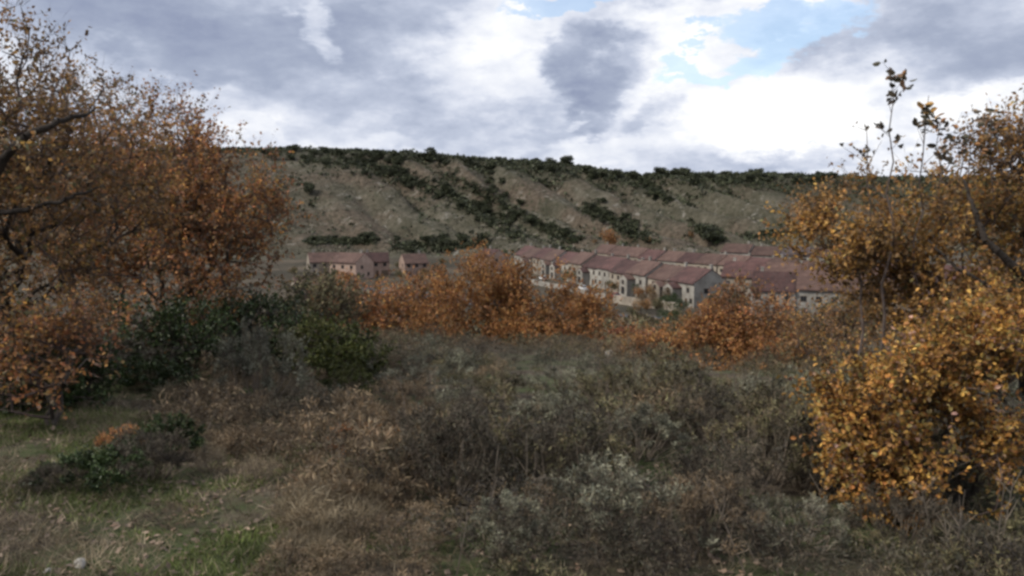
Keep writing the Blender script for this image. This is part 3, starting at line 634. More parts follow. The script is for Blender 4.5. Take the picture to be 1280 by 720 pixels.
# ------------------------------------------------------------------ foreground scrub: the large ones one by one
def shrub_at(key, name, label, cat, px, py, width_px, variant, sz=1.0, group=None, rz=None):
    p = hit(px, py)
    if p is None: return
    s = (width_px * p[1] / FPX) / (2 * 0.55)
    return put_shrub(key, name, label, cat, p, s, rz if rz is not None else (px * 0.37) % 6.28, s * sz, group, variant)
NAMED = [
 ('dark', 'heath_shrub', 'dark brown heath shrub in the centre of the foreground', 'shrub', 560, 625, 165, 0, 1.25),
 ('grey', 'rosemary_shrub', 'large grey rosemary right of the dark brown heath shrub', 'shrub', 760, 680, 190, 0, 0.9),
 ('grey', 'rosemary_shrub', 'pale grey rosemary in front of the dark heath shrub', 'shrub', 640, 700, 130, 2, 0.9),
 ('grey', 'rosemary_shrub', 'grey-green rosemary at the lower right, beside the golden bush', 'shrub', 1000, 680, 130, 1, 0.9),
 ('umber', 'heath_shrub', 'brown heath shrub between the two large grey rosemaries', 'shrub', 880, 690, 170, 2, 1.0),
 ('olive', 'heath_shrub', 'olive heath shrub behind the lower right rosemary', 'shrub', 960, 600, 150, 2, 1.1),
 ('umber', 'heath_shrub', 'low russet heath shrub at the bottom edge, left of the pale rosemary', 'shrub', 500, 690, 130, 1, 0.9),
 ('fern', 'fern_clump', 'rust-coloured bracken clump left of centre', 'fern', 455, 560, 105, 0, .8),
 ('dark', 'heath_shrub', 'dark heath shrub behind the large grey rosemary', 'shrub', 730, 600, 120, 1, 1.1),
 ('dark', 'heath_shrub', 'dark heath shrub between the brown heath and the lower right rosemary', 'shrub', 890, 640, 130, 0, 1.0),
 ('fern', 'fern_clump', 'small rusty bracken clump over the dark leaning shrub', 'fern', 155, 560, 60, 1, 1.2),
 ('grey', 'rosemary_shrub', 'grey rosemary in front of the dark green shrub', 'shrub', 325, 500, 120, 0, 1.3),
 ('green', 'leaning_shrub', 'dark leaning evergreen shrub at the edge of the grass', 'shrub', 120, 605, 110, 1, 0.8),
 ('dark', 'heath_shrub', 'dark twiggy shrub against the leaning evergreen, left edge of the grass', 'shrub', 185, 600, 120, 0, 0.9),
 ('dark', 'heath_shrub', 'blackish twiggy shrub at the far left beside the grass', 'shrub', 70, 612, 70, 1, 0.9),
 ('green', 'leaning_shrub', 'dark evergreen shrub with bare lower stems, right of the leaning one', 'shrub', 215, 570, 80, 0, 1.0),
 ('straw', 'grass_tussock', 'tall straw-coloured tussock beside the dark evergreen shrub', 'grass tussock', 262, 590, 60, 0, 1.3),
 ('straw', 'grass_tussock', 'pale dry tussock in front of the brown scrub', 'grass tussock', 320, 600, 70, 1, 1.1),
 ('fresh', 'green_shrub', 'yellow-green shrub beyond the grey rosemary', 'shrub', 440, 500, 80, 0, 0.9),
 ('olive', 'heath_shrub', 'yellowish heath shrub right of the centre, halfway down the slope', 'shrub', 760, 520, 110, 0, 1.0),
 ('dark', 'heath_shrub', 'dark purple-brown heath shrub behind the rust bracken', 'shrub', 385, 545, 110, 2, 1.0),
 ('dark', 'heath_shrub', 'tall dark shrub on the slope behind the central dark heath', 'shrub', 590, 548, 110, 1, .9),
 ('grey', 'rosemary_shrub', 'grey-green shrub on the slope right of the tall dark one', 'shrub', 690, 545, 120, 0, .75),
 ('grey', 'rosemary_shrub', 'tall grey-green shrub on the slope above the large grey rosemary', 'shrub', 800, 575, 130, 2, .75),
 ('dark', 'heath_shrub', 'dark shrub in front of the golden bush on its left', 'shrub', 1010, 610, 120, 0, 1.3),
 ('umber', 'heath_shrub', 'brown shrub on the slope left of the golden bush', 'shrub', 960, 545, 110, 0, .85),
 ('dark', 'heath_shrub', 'dark shrub on the slope below the orange thicket', 'shrub', 880, 550, 100, 1, .75),
 ('olive', 'heath_shrub', 'olive shrub below the rounded orange tree', 'shrub', 630, 500, 90, 2, .6),
 ('grey', 'rosemary_shrub', 'low grey shrub just below the rounded orange tree', 'shrub', 705, 488, 95, 1, .6),
 ('grey', 'rosemary_shrub', 'grey-green shrub right of the brighter green leafy one', 'shrub', 520, 492, 90, 0, .65),
 ('umber', 'heath_shrub', 'brown shrub between the rust bracken and the grey-green slope shrub', 'shrub', 500, 535, 100, 2, 1.0),
 ('dark', 'heath_shrub', 'dark mound under the golden bush at the lower right', 'shrub', 1130, 690, 150, 1, 1.0),
 ('umber', 'heath_shrub', 'low brown shrub in the grass left of the bracken', 'shrub', 330, 565, 90, 1, .9),
 ('fresh', 'green_shrub', 'small light-leaved plant at the bottom edge, right of centre', 'plant', 800, 716, 36, 1, 1.0),
 ('grey', 'rosemary_shrub', 'pale grey rosemary at the right edge below the golden bush', 'shrub', 1262, 640, 110, 2, 0.8),
]
for a in NAMED: shrub_at(*a)
KEEP = []                                                   # ground the named shrubs keep to themselves
for a in NAMED:
    p_ = hit(a[4], a[5]); KEEP.append((a[4], p_[1], a[6] * 0.5))
# the rest of the scrub: nobody could count it
rg = np.random.default_rng(77)
def region(px0, px1, Y0, Y1, n, cond=None):
    P = []
    while len(P) < n:
        Y = math.exp(rg.uniform(math.log(Y0), math.log(Y1))); px_ = rg.uniform(px0, px1); p = ground(px_, Y)
        if any(abs(px_ - kx) < kr * 1.05 and ky - 1.3 < Y < ky + 0.35 for kx, ky, kr in KEEP) and rg.random() < .93: continue
        if cond is None or cond(px_, Y, p): P.append(p)
    return P
nz = lambda p, k, s=0.45: float(fbm(np.array(p[0] * s + k), np.array(p[1] * s + 2 * k), 2))
openp = lambda px_, Y, p: not (px_ < 430 and Y < 6.3 + max(0, (200 - px_)) * 0.004)
scatter_stuff('grey_undergrowth', 'grey-green undergrowth covering the slope', 'grey', region(480, 1300, 3.9, 15, 54, lambda x, Y, p: openp(x, Y, p) and nz(p, 3) > -0.1), 0.4, 0.85, 1, 0.19)
scatter_stuff('olive_undergrowth', 'olive undergrowth covering the slope', 'olive', region(540, 1260, 4.2, 14, 56, lambda x, Y, p: openp(x, Y, p) and nz(p, 9) > -0.2), 0.4, 0.82, 2, 0.19)
scatter_stuff('brown_undergrowth', 'brown undergrowth covering the slope', 'umber', region(200, 1000, 3.9, 16, 62, lambda x, Y, p: openp(x, Y, p) and nz(p, 5) > -0.15), 0.35, 0.75, 3, 0.19)
scatter_stuff('dark_undergrowth', 'dark brown undergrowth at the lower right', 'dark', region(560, 1300, 3.4, 8, 80, lambda x, Y, p: nz(p, 13) > -0.2), 0.35, 0.72, 33, 0.14)
scatter_stuff('edge_scrub', 'low dark twiggy scrub along the near edge of the slope', 'dark', region(540, 1330, 3.0, 4.0, 44), 0.28, 0.5, 46, 0.2)
scatter_stuff('edge_heath', 'low olive scrub along the near edge of the slope', 'olive', region(500, 1330, 3.0, 4.2, 26), 0.25, 0.45, 47, 0.25)
scatter_stuff('heath_undergrowth', 'brown heath undergrowth left of the centre', 'umber', region(230, 560, 4.6, 15, 46, lambda x, Y, p: nz(p, 23) > -0.25), 0.4, 0.85, 34, 0.19)
scatter_stuff('shaded_undergrowth', 'dark undergrowth behind the left edge oak', 'dark', region(-90, 200, 9, 15, 22), 0.8, 1.5, 35, 0.22)
scatter_stuff('green_slope_undergrowth', 'grey-green undergrowth beyond the bracken', 'grey', region(380, 620, 8, 17, 26, lambda x, Y, p: nz(p, 25) > -0.3), 0.6, 1.0, 36, 0.19)
scatter_stuff('terrace_heath', 'low grey-olive heath in front of the orange trees', 'olive', region(400, 1130, 12, 27, 80), 0.75, 1.35, 44, 0.09)
scatter_stuff('terrace_brown_heath', 'low brown heath in front of the orange trees', 'umber', region(400, 1130, 12, 27, 80), 0.75, 1.35, 45, 0.09)
scatter_stuff('terrace_dark_heath', 'low dark heath in front of the orange trees', 'dark', region(400, 1130, 12, 27, 60), 0.7, 1.3, 48, 0.09)
scatter_stuff('slope_undergrowth', 'distant brown undergrowth farther down the slope', 'umber', region(330, 1150, 18, 45, 44), 0.6, 1.2, 4, 0.13)
scatter_stuff('slope_heath', 'distant olive heath farther down the slope', 'olive', region(330, 1150, 18, 40, 32), 0.6, 1.1, 14, 0.13)
scatter_stuff('green_undergrowth', 'dark green undergrowth under the oaks', 'green', region(120, 330, 8.5, 12, 16), 0.5, 0.9, 5, 0.4, 0.8)
scatter_stuff('low_twiggy_scrub', 'low brown twiggy scrub over the near ground', 'umber', region(140, 560, 3.4, 6.5, 48, lambda x, Y, p: x > 330 or Y > 4.4), 0.22, 0.45, 15, 0.2, 0.8, 2.0)
scatter_stuff('dry_grass_tufts', 'dry straw tufts among the scrub', 'straw', region(150, 1000, 3.8, 10, 60, lambda x, Y, p: nz(p, 2) > -0.1 and (x < 560 or Y > 6)), 0.22, 0.48, 6, 0.9)

r5 = np.random.default_rng(91); P = np.array(region(480, 1280, 3.6, 10, 230)); N = len(P); h5 = r5.uniform(.3, .62, N)
d5 = unit(np.stack([r5.normal(size=N) * .22, r5.normal(size=N) * .22, np.ones(N)], 1)); g = Geo(); top5 = P + d5 * h5[:, None]
g.tubes(P, top5, .0045, .0018, 3)
for k in range(3):
    f5 = r5.uniform(.5, .95, (N, 1)); e5 = unit(d5 + unit(r5.normal(size=(N, 3))) * .8); b5 = P + (top5 - P) * f5; g.tubes(b5, b5 + e5 * h5[:, None] * .22, .0025, .0012, 3)
tag(link('dead_stalks', g.mesh('dead_stalks', stem_m)), 'pale dead stalks standing up among the scrub', kind='stuff')

# ------------------------------------------------------------------ grass and fallen leaves
def blades(name, label, mat, P, hmin, hmax, wd, lean, seed):
    rg2 = np.random.default_rng(seed); N = len(P); d = unit(np.stack([rg2.normal(size=N) * lean, rg2.normal(size=N) * lean, np.ones(N)], 1))
    g = Geo(); h_ = rg2.uniform(hmin, hmax, N); g.leaves(P - [0, 0, 0.01], d, rg2.normal(size=(N, 3)), h_, wd * rg2.uniform(0.6, 1.4, N), 0.1, 0.3)
    return tag(link(name, g.mesh(name, mat)), label, kind='stuff')
def gpts(n, px0, px1, Y0, Y1, dens, seed):
    r2 = np.random.default_rng(seed); P = []
    px_ = r2.uniform(px0, px1, n * 4); Y = Y0 + (Y1 - Y0) * r2.random(n * 4) ** 0.85; X = (px_ - 640) / FPX * Y
    k = r2.random(n * 4) < dens(X, Y, px_); X, Y = X[k][:n], Y[k][:n]
    return np.stack([X, Y, height(X, Y)], 1)
gd = lambda X, Y, p: sstep(-0.16, 0.22, fbm(X * 1.6 + 4, Y * 1.6, 3) + 0.24 * (p < 380) * (p > 130) * (Y < 4.4) + 0.20 * (p < 110) * (Y > 4.8)) * (0.10 + 0.75 * (p < 460))
blades('grass', 'short green grass in patches at the lower left', M_grass, gpts(62000, -80, 700, 2.6, 8, gd, 1), 0.018, 0.065, 0.006, 0.7, 1)
blades('dry_grass', 'flattened dry grass over the near ground', M_straw, gpts(36000, -80, 1300, 2.6, 9, lambda X, Y, p: 0.25 + sstep(-.1, .3, fbm(X * .8, Y * .8 + 9, 3)) * (p < 600), 2), 0.03, 0.14, 0.005, 1.1, 2)
P = gpts(6500, -80, 1340, 2.4, 9, lambda X, Y, p: 0.3 + 0.7 * sstep(-.1, .3, fbm(X * 1.1 + 3, Y * 1.1 + 9, 3)), 3)
r3 = np.random.default_rng(8); g = Geo(); N = len(P); d = np.stack([r3.normal(size=N), r3.normal(size=N), r3.normal(size=N) * 0.25], 1)
g.leaves(P + [0, 0, 0.012], d, np.stack([r3.normal(size=N) * .4, r3.normal(size=N) * .4, np.ones(N)], 1), r3.uniform(.025, .06, N), r3.uniform(.015, .035, N))
tag(link('fallen_leaves', g.mesh('fallen_leaves', M_litter)), 'dead oak leaves littering the ground', kind='stuff')
# stones
def stone(label, px, py, wpx, seed, flatn=0.6):
    p = hit(px, py); r_ = np.random.default_rng(seed); s = wpx * p[1] / FPX / 2
    import bmesh
    bm = bmesh.new(); bmesh.ops.create_icosphere(bm, subdivisions=3, radius=1)
    off = r_.normal(size=(5, 3))
    for v in bm.verts:
        n = sum(max(0, v.co.dot(Vector(unit(o_))) - 0.45) for o_ in off); v.co *= 1 - 0.42 * n + 0.05 * math.sin(v.co.x * 7 + seed)
        v.co = Vector((v.co.x * s, v.co.y * s * 0.8, v.co.z * s * flatn))
    me = bpy.data.meshes.new('stone'); bm.to_mesh(me); bm.free(); me.materials.append(stone_m)
    o = link('stone', me, None, p + [0, 0, s * flatn * 0.45]); o.rotation_euler.z = seed; tag(o, label, 'stone')
stone('pale flat stone in the dry scrub left of centre', 388, 590, 26, 1)
stone('white stone at the bottom left corner', 100, 712, 24, 2)
stone('small pale stone beside the bottom left white one', 60, 716, 14, 5)
stone('white boulder under the orange trees in the middle', 762, 447, 16, 3, .8)
stone('smaller white boulder left of the one under the orange trees', 742, 448, 9, 4, .8)
#VILLAGE

# ------------------------------------------------------------------ village
def house_meshes(wd, dp, hh, rise, ov=0.45):
    """gabled block: walls with gables, two roof slabs, all local; front faces -Y, ridge along X"""
    gw = Geo(); gw.box(-wd / 2, wd / 2, -dp / 2, dp / 2, -1.2, hh)
    for sx in (-1, 1):
        x = sx * (wd / 2 - 0.125)
        gw.add([(x - .12, -dp / 2, hh - .002), (x + .12, -dp / 2, hh - .002), (x + .12, dp / 2, hh - .002), (x - .12, dp / 2, hh - .002),
                (x - .12, -.05, hh + rise), (x + .12, -.05, hh + rise), (x + .12, .05, hh + rise), (x - .12, .05, hh + rise)],
               [(0, 4, 7, 3), (1, 2, 6, 5), (0, 1, 5, 4), (2, 3, 7, 6)])
    gr = Geo(); sl = rise / (dp / 2); e = dp / 2 + ov; th = 0.22
    for s in (-1, 1):
        y0, z0 = s * e, hh - ov * sl + 0.03; y1, z1 = 0.0, hh + rise + 0.03
        X0, X1 = -wd / 2 - 0.01, wd / 2 + 0.01
        v = [(X0, y0, z0), (X1, y0, z0), (X1, y1, z1), (X0, y1, z1), (X0, y0, z0 + th), (X1, y0, z0 + th), (X1, y1, z1 + th), (X0, y1, z1 + th)]
        gr.add(v, [(0, 1, 2, 3), (7, 6, 5, 4), (0, 4, 5, 1), (1, 5, 6, 2), (3, 2, 6, 7), (0, 3, 7, 4)])
    return gw, gr
def window_mesh(wd, h):
    g = Geo(); t_ = 0.09
    g.box(-wd / 2, wd / 2, -.06, .05, 0, t_); g.box(-wd / 2, wd / 2, -.06, .05, h - t_, h)
    g.box(-wd / 2, -wd / 2 + t_, -.058, .05, t_, h - t_); g.box(wd / 2 - t_, wd / 2, -.058, .05, t_, h - t_); g.box(-.03, .03, -.055, .05, t_, h - t_)
    p = Geo(); p.box(-wd / 2 + t_, wd / 2 - t_, -.03, .04, t_, h - t_); return g.mesh('window', framem), p.mesh('pane', glass_m)
WM, PM = window_mesh(1.3, 1.3); WM2, PM2 = window_mesh(2.0, 2.1)
_g = Geo(); _g.box(-.5, .5, -.07, .05, 0, 2.1); DM = _g.mesh('door', doorm)
_g = Geo(); _g.box(-1.3, 1.3, -.07, .05, 0, 2.2)
for i in range(4): _g.box(-1.28, 1.28, -.10, -.07, 0.1 + i * .55, 0.5 + i * .55)
GM = _g.mesh('garage_door', framem)
_g = Geo(); _g.box(-.35, .35, -.3, .3, -1.2, 1.1); _g.box(-.42, .42, -.37, .37, 1.1, 1.25); CM = _g.mesh('chimney', plaster2)
HC = {}
def house(label, loc, rz, wd=9.5, dp=10, hh=6.2, rise=3.0, wall=None, roof=None, bay=True, group=None, name='terraced_house', variant=0):
    root = empty(name, loc, rz, label=label, cat='house', group=group)
    key = (wd, dp, hh, rise, wall.name, roof.name)
    if key not in HC:
        gw, gr = house_meshes(wd, dp, hh, rise); HC[key] = (gw.mesh('wall', wall), gr.mesh('roof', roof))
        k2 = key + ('bay',); bw = wd * 0.42; gb, gbr = house_meshes(2.6, bw, hh - 1.7, 1.1, 0.3)   # gable turned to the front
        HC[k2] = (gb.mesh('bay', wall), gbr.mesh('bay_roof', roof))
    w_, r_ = HC[key]; link('wall', w_, root); ro = link('roof', r_, root)
    c = link('chimney', CM, ro, (wd * (0.28 if variant % 2 else -0.3), 1.4, hh + rise * 0.8 + 0.6))
    def win(x, y, z, m=WM, p=PM, rot=0):
        o = link('window', m, root, (x, y, z)); o.rotation_euler.z = rot; link('pane', p, o)
    yf = -dp / 2
    if bay:
        bw, br = HC[key + ('bay',)]; sx = -1 if variant % 3 == 0 else 1; bx = sx * (wd * 0.24)
        b_ = link('bay', bw, root, (bx, yf - 1.28, 0)); b_.rotation_euler.z = R(90); q = link('bay_roof', br, b_)
        win(bx, yf - 2.6, 3.3); win(bx, yf - 2.6, 0.5, WM2, PM2); win(-sx * wd * 0.25, yf, 3.6); o = link('door', DM, root, (-sx * wd * 0.18, yf, 0)); win(-sx * wd * 0.38, yf, 1.0)
    else:
        for k in (-.33, 0, .33): win(wd * k, yf, 3.7)
        link('door', DM, root, (wd * .05, yf, 0)); win(-wd * .3, yf, 1.0); link('garage_door', GM, root, (wd * .33, yf, 0))
    for s in (-1, 1):
        win(s * wd / 2, -1.5, 3.6, rot=s * R(90)); win(s * wd / 2, 2.0, 1.0, rot=s * R(90))
    return root
ORD = ['first', 'second', 'third', 'fourth', 'fifth', 'sixth', 'seventh', 'eighth', 'ninth', 'tenth', 'eleventh', 'twelfth', 'thirteenth', 'fourteenth', 'fifteenth', 'sixteenth']
def row(p0, p1, n, flip, desc, group, walls, roofs, zoff=0, **kw):
    p0 = np.array(p0, float); p1 = np.array(p1, float); u = (p1 - p0) / np.linalg.norm(p1 - p0); L = np.linalg.norm(p1 - p0) / n
    rz = math.atan2(u[1], u[0]) + (math.pi if flip else 0)
    rv = np.random.default_rng(int(abs(p0[0]) * 7 + n)); kw = dict(kw); hh0 = kw.pop('hh', 6.2); bay0 = kw.pop('bay', True)
    for i in range(n):
        c = p0 + u * L * (i + 0.5); x, y = c
        hh_ = hh0 + [0, -0.35, 0.3][rv.integers(3)]; bay_ = bay0 and rv.random() < 0.62; var_ = int(rv.integers(6)); wj, rj = rv.integers(len(walls)), rv.integers(len(roofs))
        z = min(hgt(x, y), hgt(x + 3, y - 4)) + zoff + float(rv.uniform(0, .5))
        nrm = np.array([-u[1], u[0]]); c = c + nrm * rv.uniform(-.9, .9)
        house(desc.format(ORD[i]), (c[0], c[1], z), rz, wd=round(L - 0.06, 2), wall=walls[wj], roof=roofs[rj], group=group, variant=var_, hh=hh_, bay=bay_, **kw)
row((5, 335), (50, 202), 12, False, '{} cream terraced house from the far end of the long red-roofed row', 'long red-roofed terrace below the hill', [plaster, plaster2, plaster3, plaster], [rooft, rooft, rooft2], dp=10, rise=3.3)
row((42, 375), (104, 262), 11, False, '{} house from the left in the red-roofed row behind the long terrace', 'second red-roofed row behind the long terrace', [plaster2, plaster], [rooft, rooft2], zoff=-2.2, bay=False, dp=11, rise=3.4)
row((56, 186), (92, 172), 4, False, '{} pale house from the left in the short row behind the yellow-brown tree', 'short pale row at the right', [plaster2, plaster], [rooft, rooft2], dp=11, rise=3.6, bay=False, zoff=-0.2)
row((60, 226), (100, 205), 4, False, '{} house from the left, red roof just above the short pale row', 'red roofs above the short pale row', [plaster], [rooft, rooft2], dp=11, rise=3.6, bay=False, zoff=0.2)
row((88, 330), (125, 300), 4, False, '{} house from the left in the dark-roofed row at the hill foot', 'dark-roofed houses at the foot of the hill', [plaster2], [rooft3, rooft2], zoff=1, bay=False)
row((100, 225), (128, 205), 3, False, '{} red-roofed house from the left behind the right oak', 'red-roofed houses behind the right oak', [plaster], [rooft], bay=False)
for i, (px_, Y, lab, wl, rf, rz, kw) in enumerate([
    (402, 300, 'cream detached house farthest left in the valley', plaster, rooft2, 0.35, dict(hh=5.6, wd=11)),
    (438, 292, 'pink gabled house with a pale red roof in the valley at the left', plaster3, rooft2, -0.5, dict(hh=6, wd=12)),
    (468, 305, 'salmon-walled house right of the pink gabled house', plaster3, rooft, 0.2, dict(hh=5.4, wd=10)),
    (516, 300, 'small pale pink house with a faded roof left of the orange tree', plaster3, rooft2, 0.35, dict(hh=5.2, wd=9)),
    (615, 330, 'small red-roofed house just left of the long terrace', plaster3, rooft, -0.9, dict(hh=5.4, wd=10)),
    (385, 215, 'low pale shed with a faded roof, lowest at the left', plaster, rooft2, 0.5, dict(hh=3.8, wd=9, dp=7))]):
    p = ground(px_, Y); house(lab, p, rz, wall=wl, roof=rf, bay=False, name='house', variant=i, **kw)
# garden walls and the road in front of the long terrace
def strip_wall(label, a, b, h_, th, mat, name='garden_wall'):
    a = np.array(a); b = np.array(b); n = 8; g = Geo(); P = [a + (b - a) * i / n for i in range(n + 1)]; u = unit(b - a); q = np.array([-u[1], u[0]]) * th / 2
    for i in range(n):
        z = min(hgt(*P[i]), hgt(*P[i + 1])); A, B = P[i], P[i + 1]
        g.add([(A[0] - q[0], A[1] - q[1], z - .5), (B[0] - q[0], B[1] - q[1], z - .5), (B[0] + q[0], B[1] + q[1], z - .5), (A[0] + q[0], A[1] + q[1], z - .5),
               (A[0] - q[0], A[1] - q[1], z + h_), (B[0] - q[0], B[1] - q[1], z + h_), (B[0] + q[0], B[1] + q[1], z + h_), (A[0] + q[0], A[1] + q[1], z + h_)],
              [(0, 1, 5, 4), (1, 2, 6, 5), (2, 3, 7, 6), (3, 0, 4, 7), (4, 5, 6, 7)])
    tag(link(name, g.mesh(name, mat)), label, 'wall')
strip_wall('long pale garden wall in front of the terrace', (-6, 300), (26, 222), 1.6, 0.3, plaster2)
strip_wall('pale garden wall at the near end of the terrace', (27, 212), (40, 190), 2.2, 0.4, plaster)
strip_wall('white wall below the nearest terraced house', (40, 172), (50, 170), 1.8, 0.4, plaster2)
g = Geo(); pr0 = None
cl = np.array([(-60, 260), (-20, 225), (5, 195), (24, 172), (45, 160), (80, 152), (130, 148)], float); tt = np.linspace(0, len(cl) - 1, 90)
cc = np.stack([np.interp(tt, range(len(cl)), cl[:, 0]), np.interp(tt, range(len(cl)), cl[:, 1])], 1)
for _ in range(12): cc[1:-1] = (cc[:-2] + 2 * cc[1:-1] + cc[2:]) / 4
dd = unit(np.gradient(cc, axis=0)); qq = np.stack([-dd[:, 1], dd[:, 0]], 1) * 3.6
Lp, Rp = cc - qq, cc + qq; zz = height(cc[:, 0], cc[:, 1]) + 0.45
vv = np.concatenate([np.column_stack([Lp, zz]), np.column_stack([Rp, zz]), np.column_stack([Lp - qq * .2, zz - 1.2]), np.column_stack([Rp + qq * .2, zz - 1.2])]); n = 90; i = np.arange(n - 1)[:, None]
g.add(vv, np.concatenate([np.hstack([i, i + 1, i + n + 1, i + n]), np.hstack([i + 2 * n, i + 2 * n + 1, i + 1, i]), np.hstack([i + n, i + n + 1, i + 3 * n + 1, i + 3 * n])]))
tag(link('road', g.mesh('road', asphalt)), 'asphalt road below the village', kind='structure')

def lathe_box(g, x0, x1, y0, y1, z0, z1, tx=0, ty=0):
    v = [(x0, y0, z0), (x1, y0, z0), (x1, y1, z0), (x0, y1, z0), (x0 + tx, y0 + ty, z1), (x1 - tx, y0 + ty, z1), (x1 - tx, y1 - ty, z1), (x0 + tx, y1 - ty, z1)]
    g.add(v, [(0, 3, 2, 1), (4, 5, 6, 7), (0, 1, 5, 4), (1, 2, 6, 5), (2, 3, 7, 6), (3, 0, 4, 7)])
CB = {}
def car(label, p, rz, paint, col):
    root = empty('parked_car', p, rz, label=label, cat='car', group='cars parked by the terrace')
    if not CB:
        g = Geo(); lathe_box(g, -.85, .85, -2.1, 2.1, .28, .82, .06, .1); lathe_box(g, -.80, .80, -1.95, 1.95, .815, .92, .05, .12); CB['b'] = g
        g = Geo(); lathe_box(g, -.74, .74, -1.55, .95, .915, 1.42, .14, .45); CB['g'] = g.mesh('cabin', glass_m)
        g = Geo(); lathe_box(g, -.6, .6, -1.08, .48, 1.415, 1.46, .03, .03); CB['r'] = g
        g = Geo(); g.tubes([[-.1, 0, 0]], [[.1, 0, 0]], .31, .31, 10); g.tubes([[-.1, 0, 0]], [[-.1001, 0, 0]], .31, .01, 10); g.tubes([[.1, 0, 0]], [[.1001, 0, 0]], .31, .01, 10); CB['w'] = g.mesh('wheel', asphalt)
    link('body', CB['b'].mesh('body', paint), root); link('cabin', CB['g'], root); link('car_roof', CB['r'].mesh('car_roof', paint), root)
    for sx in (-.78, .78):
        for sy in (-1.3, 1.3): link('wheel', CB['w'], root, (sx, sy, .31))
paint_w = plain('white_car_paint', (0.6, 0.6, 0.6), (0.65, 0.65, 0.65), 1, 0.35); paint_g = plain('grey_car_paint', (0.15, 0.16, 0.17), (0.18, 0.19, 0.2), 1, 0.35)
paint_r = plain('red_car_paint', (0.22, 0.03, 0.03), (0.25, 0.04, 0.04), 1, 0.35); paint_b = plain('blue_car_paint', (0.04, 0.07, 0.16), (0.05, 0.08, 0.18), 1, 0.35)
for x_, y_, pt, cn in [(13, 283, paint_w, 'white car parked farthest along the terrace'), (21, 257, paint_g, 'grey car parked by the middle of the terrace'), (24, 248, paint_w, 'white car parked beside the grey one at the terrace'),
                       (31, 224, paint_r, 'red car parked by the terrace'), (37, 207, paint_w, 'white car parked nearest, at the near end of the terrace'), (41, 197, paint_b, 'dark blue car parked at the near end of the terrace')]:
    car(cn, (x_ - 2, y_, hgt(x_ - 2, y_) + .1), math.atan2(45, 133), pt, cn)
gL = Geo(); gL.tubes([[0, 0, -.4], [0, 0, 3]], [[0, 0, 3], [0, 0, 6.4]], [.09, .07], [.07, .05], 6); gL.tubes([[0, 0, 6.35]], [[1.0, 0, 6.6]], .04, .035, 5); LPM = gL.mesh('post', framem)
gH = Geo(); lathe_box(gH, .7, 1.35, -.14, .14, 6.55, 6.68, .05, .04); LHM = gH.mesh('lamp_head', plaster2)
for i, f_ in enumerate((.06, .28, .5, .72, .94)):
    x_, y_ = 2 + 45 * f_ - 5, 335 - 133 * f_ - 4
    r_ = empty('street_lamp', (x_, y_, hgt(x_, y_)), .3, label=ORD[i] + ' street lamp from the far end of the long terrace', cat='street lamp', group='street lamps along the terrace'); link('post', LPM, r_); link('lamp_head', LHM, r_)
#HILL

# ------------------------------------------------------------------ trees in the valley and on the hill
def blob_tree(seed, H, Rr, nq, qs, trunk=0.25):
    global rng
    rng = np.random.default_rng(seed)
    k = 7; cs = rng.normal(size=(k, 3)) * [Rr * .42, Rr * .42, H * .13] + [0, 0, H * .58]; rs = rng.uniform(.35, .6, k) * Rr
    idx = rng.integers(k, size=nq); d = unit(rnd3(nq)); c = cs[idx] + d * (rs[idx] * rng.random(nq) ** .35)[:, None] * [1, 1, H / Rr * .42]
    c[:, 2] = np.maximum(c[:, 2], H * 0.12)
    g = Geo(); g.leaves(c, unit(d + rnd3(nq) * .6), unit(d + rnd3(nq) * 0.5), qs * rng.uniform(.6, 1.3, nq), qs * .8)
    gt = Geo(); gt.tubes([[0, 0, -.6], [0, 0, H * .4]], [[0, 0, H * .4], [Rr * .1, 0, H * .7]], [.14 * H / 5, .1 * H / 5], [.1 * H / 5, .03], 6)
    return gt, g
VAR = []
for sd in range(5):
    gt, gl = blob_tree(300 + sd, 4.6, 2.6, 520, .8); VAR.append((gt.mesh('hill_tree_trunk', dark_bark), gl.mesh('hill_tree_crown', M_hilltree)))
VARA = []
for sd, mm in enumerate([M_olive, M_rust, M_brown, M_umber, M_green]):
    gt, gl = blob_tree(320 + sd, 5.5, 2.6, 900, .38); VARA.append((gt.mesh('valley_tree_trunk', bark), gl.mesh('valley_tree_crown', mm)))
rh = np.random.default_rng(55)
def far_tree(var, name, label, p, s, group=None, cat='tree', zs=1.0):
    r = empty(name, p, rh.random() * 6.28, label=label, cat=cat, group=group); r.scale = (s, s, s * zs)
    link('trunk', var[0], r); link('crown', var[1], r); return r
for i, (px_, py_, wpx, lab) in enumerate([
    (710, 208, 19, 'round dark tree standing proud of the crest, right of the middle'), (424, 196, 15, 'dark tree poking above the crest at the left'),
    (538, 203, 22, 'broad dark tree on the crest above the middle gully'), (822, 221, 15, 'dark tree on the crest past the dip'),
    (878, 297, 24, 'dark round bush low on the hill, left one of a pair'), (892, 304, 30, 'dark flat bush low on the hill, right one of a pair'),
    (762, 313, 30, 'brown-green tree at the hill foot just above the red roofs'), (602, 308, 22, 'narrow dark tree at the hill foot above the orange tree'),
    (387, 243, 18, 'dark bush on the bare slope at the left')]):
    p = hit(px_, py_)
    if p is None: p = ground(px_, 645)
    s = wpx * p[1] / FPX / 5.6; far_tree(VAR[i % 5] if i != 6 else VARA[1], 'hill_tree', lab, p, s, zs=0.9 if i != 5 else 0.6)
ORD2 = ORD + ['seventeenth', 'eighteenth', 'nineteenth', 'twentieth', 'twenty-first', 'twenty-second', 'twenty-third', 'twenty-fourth', 'twenty-fifth', 'twenty-sixth']
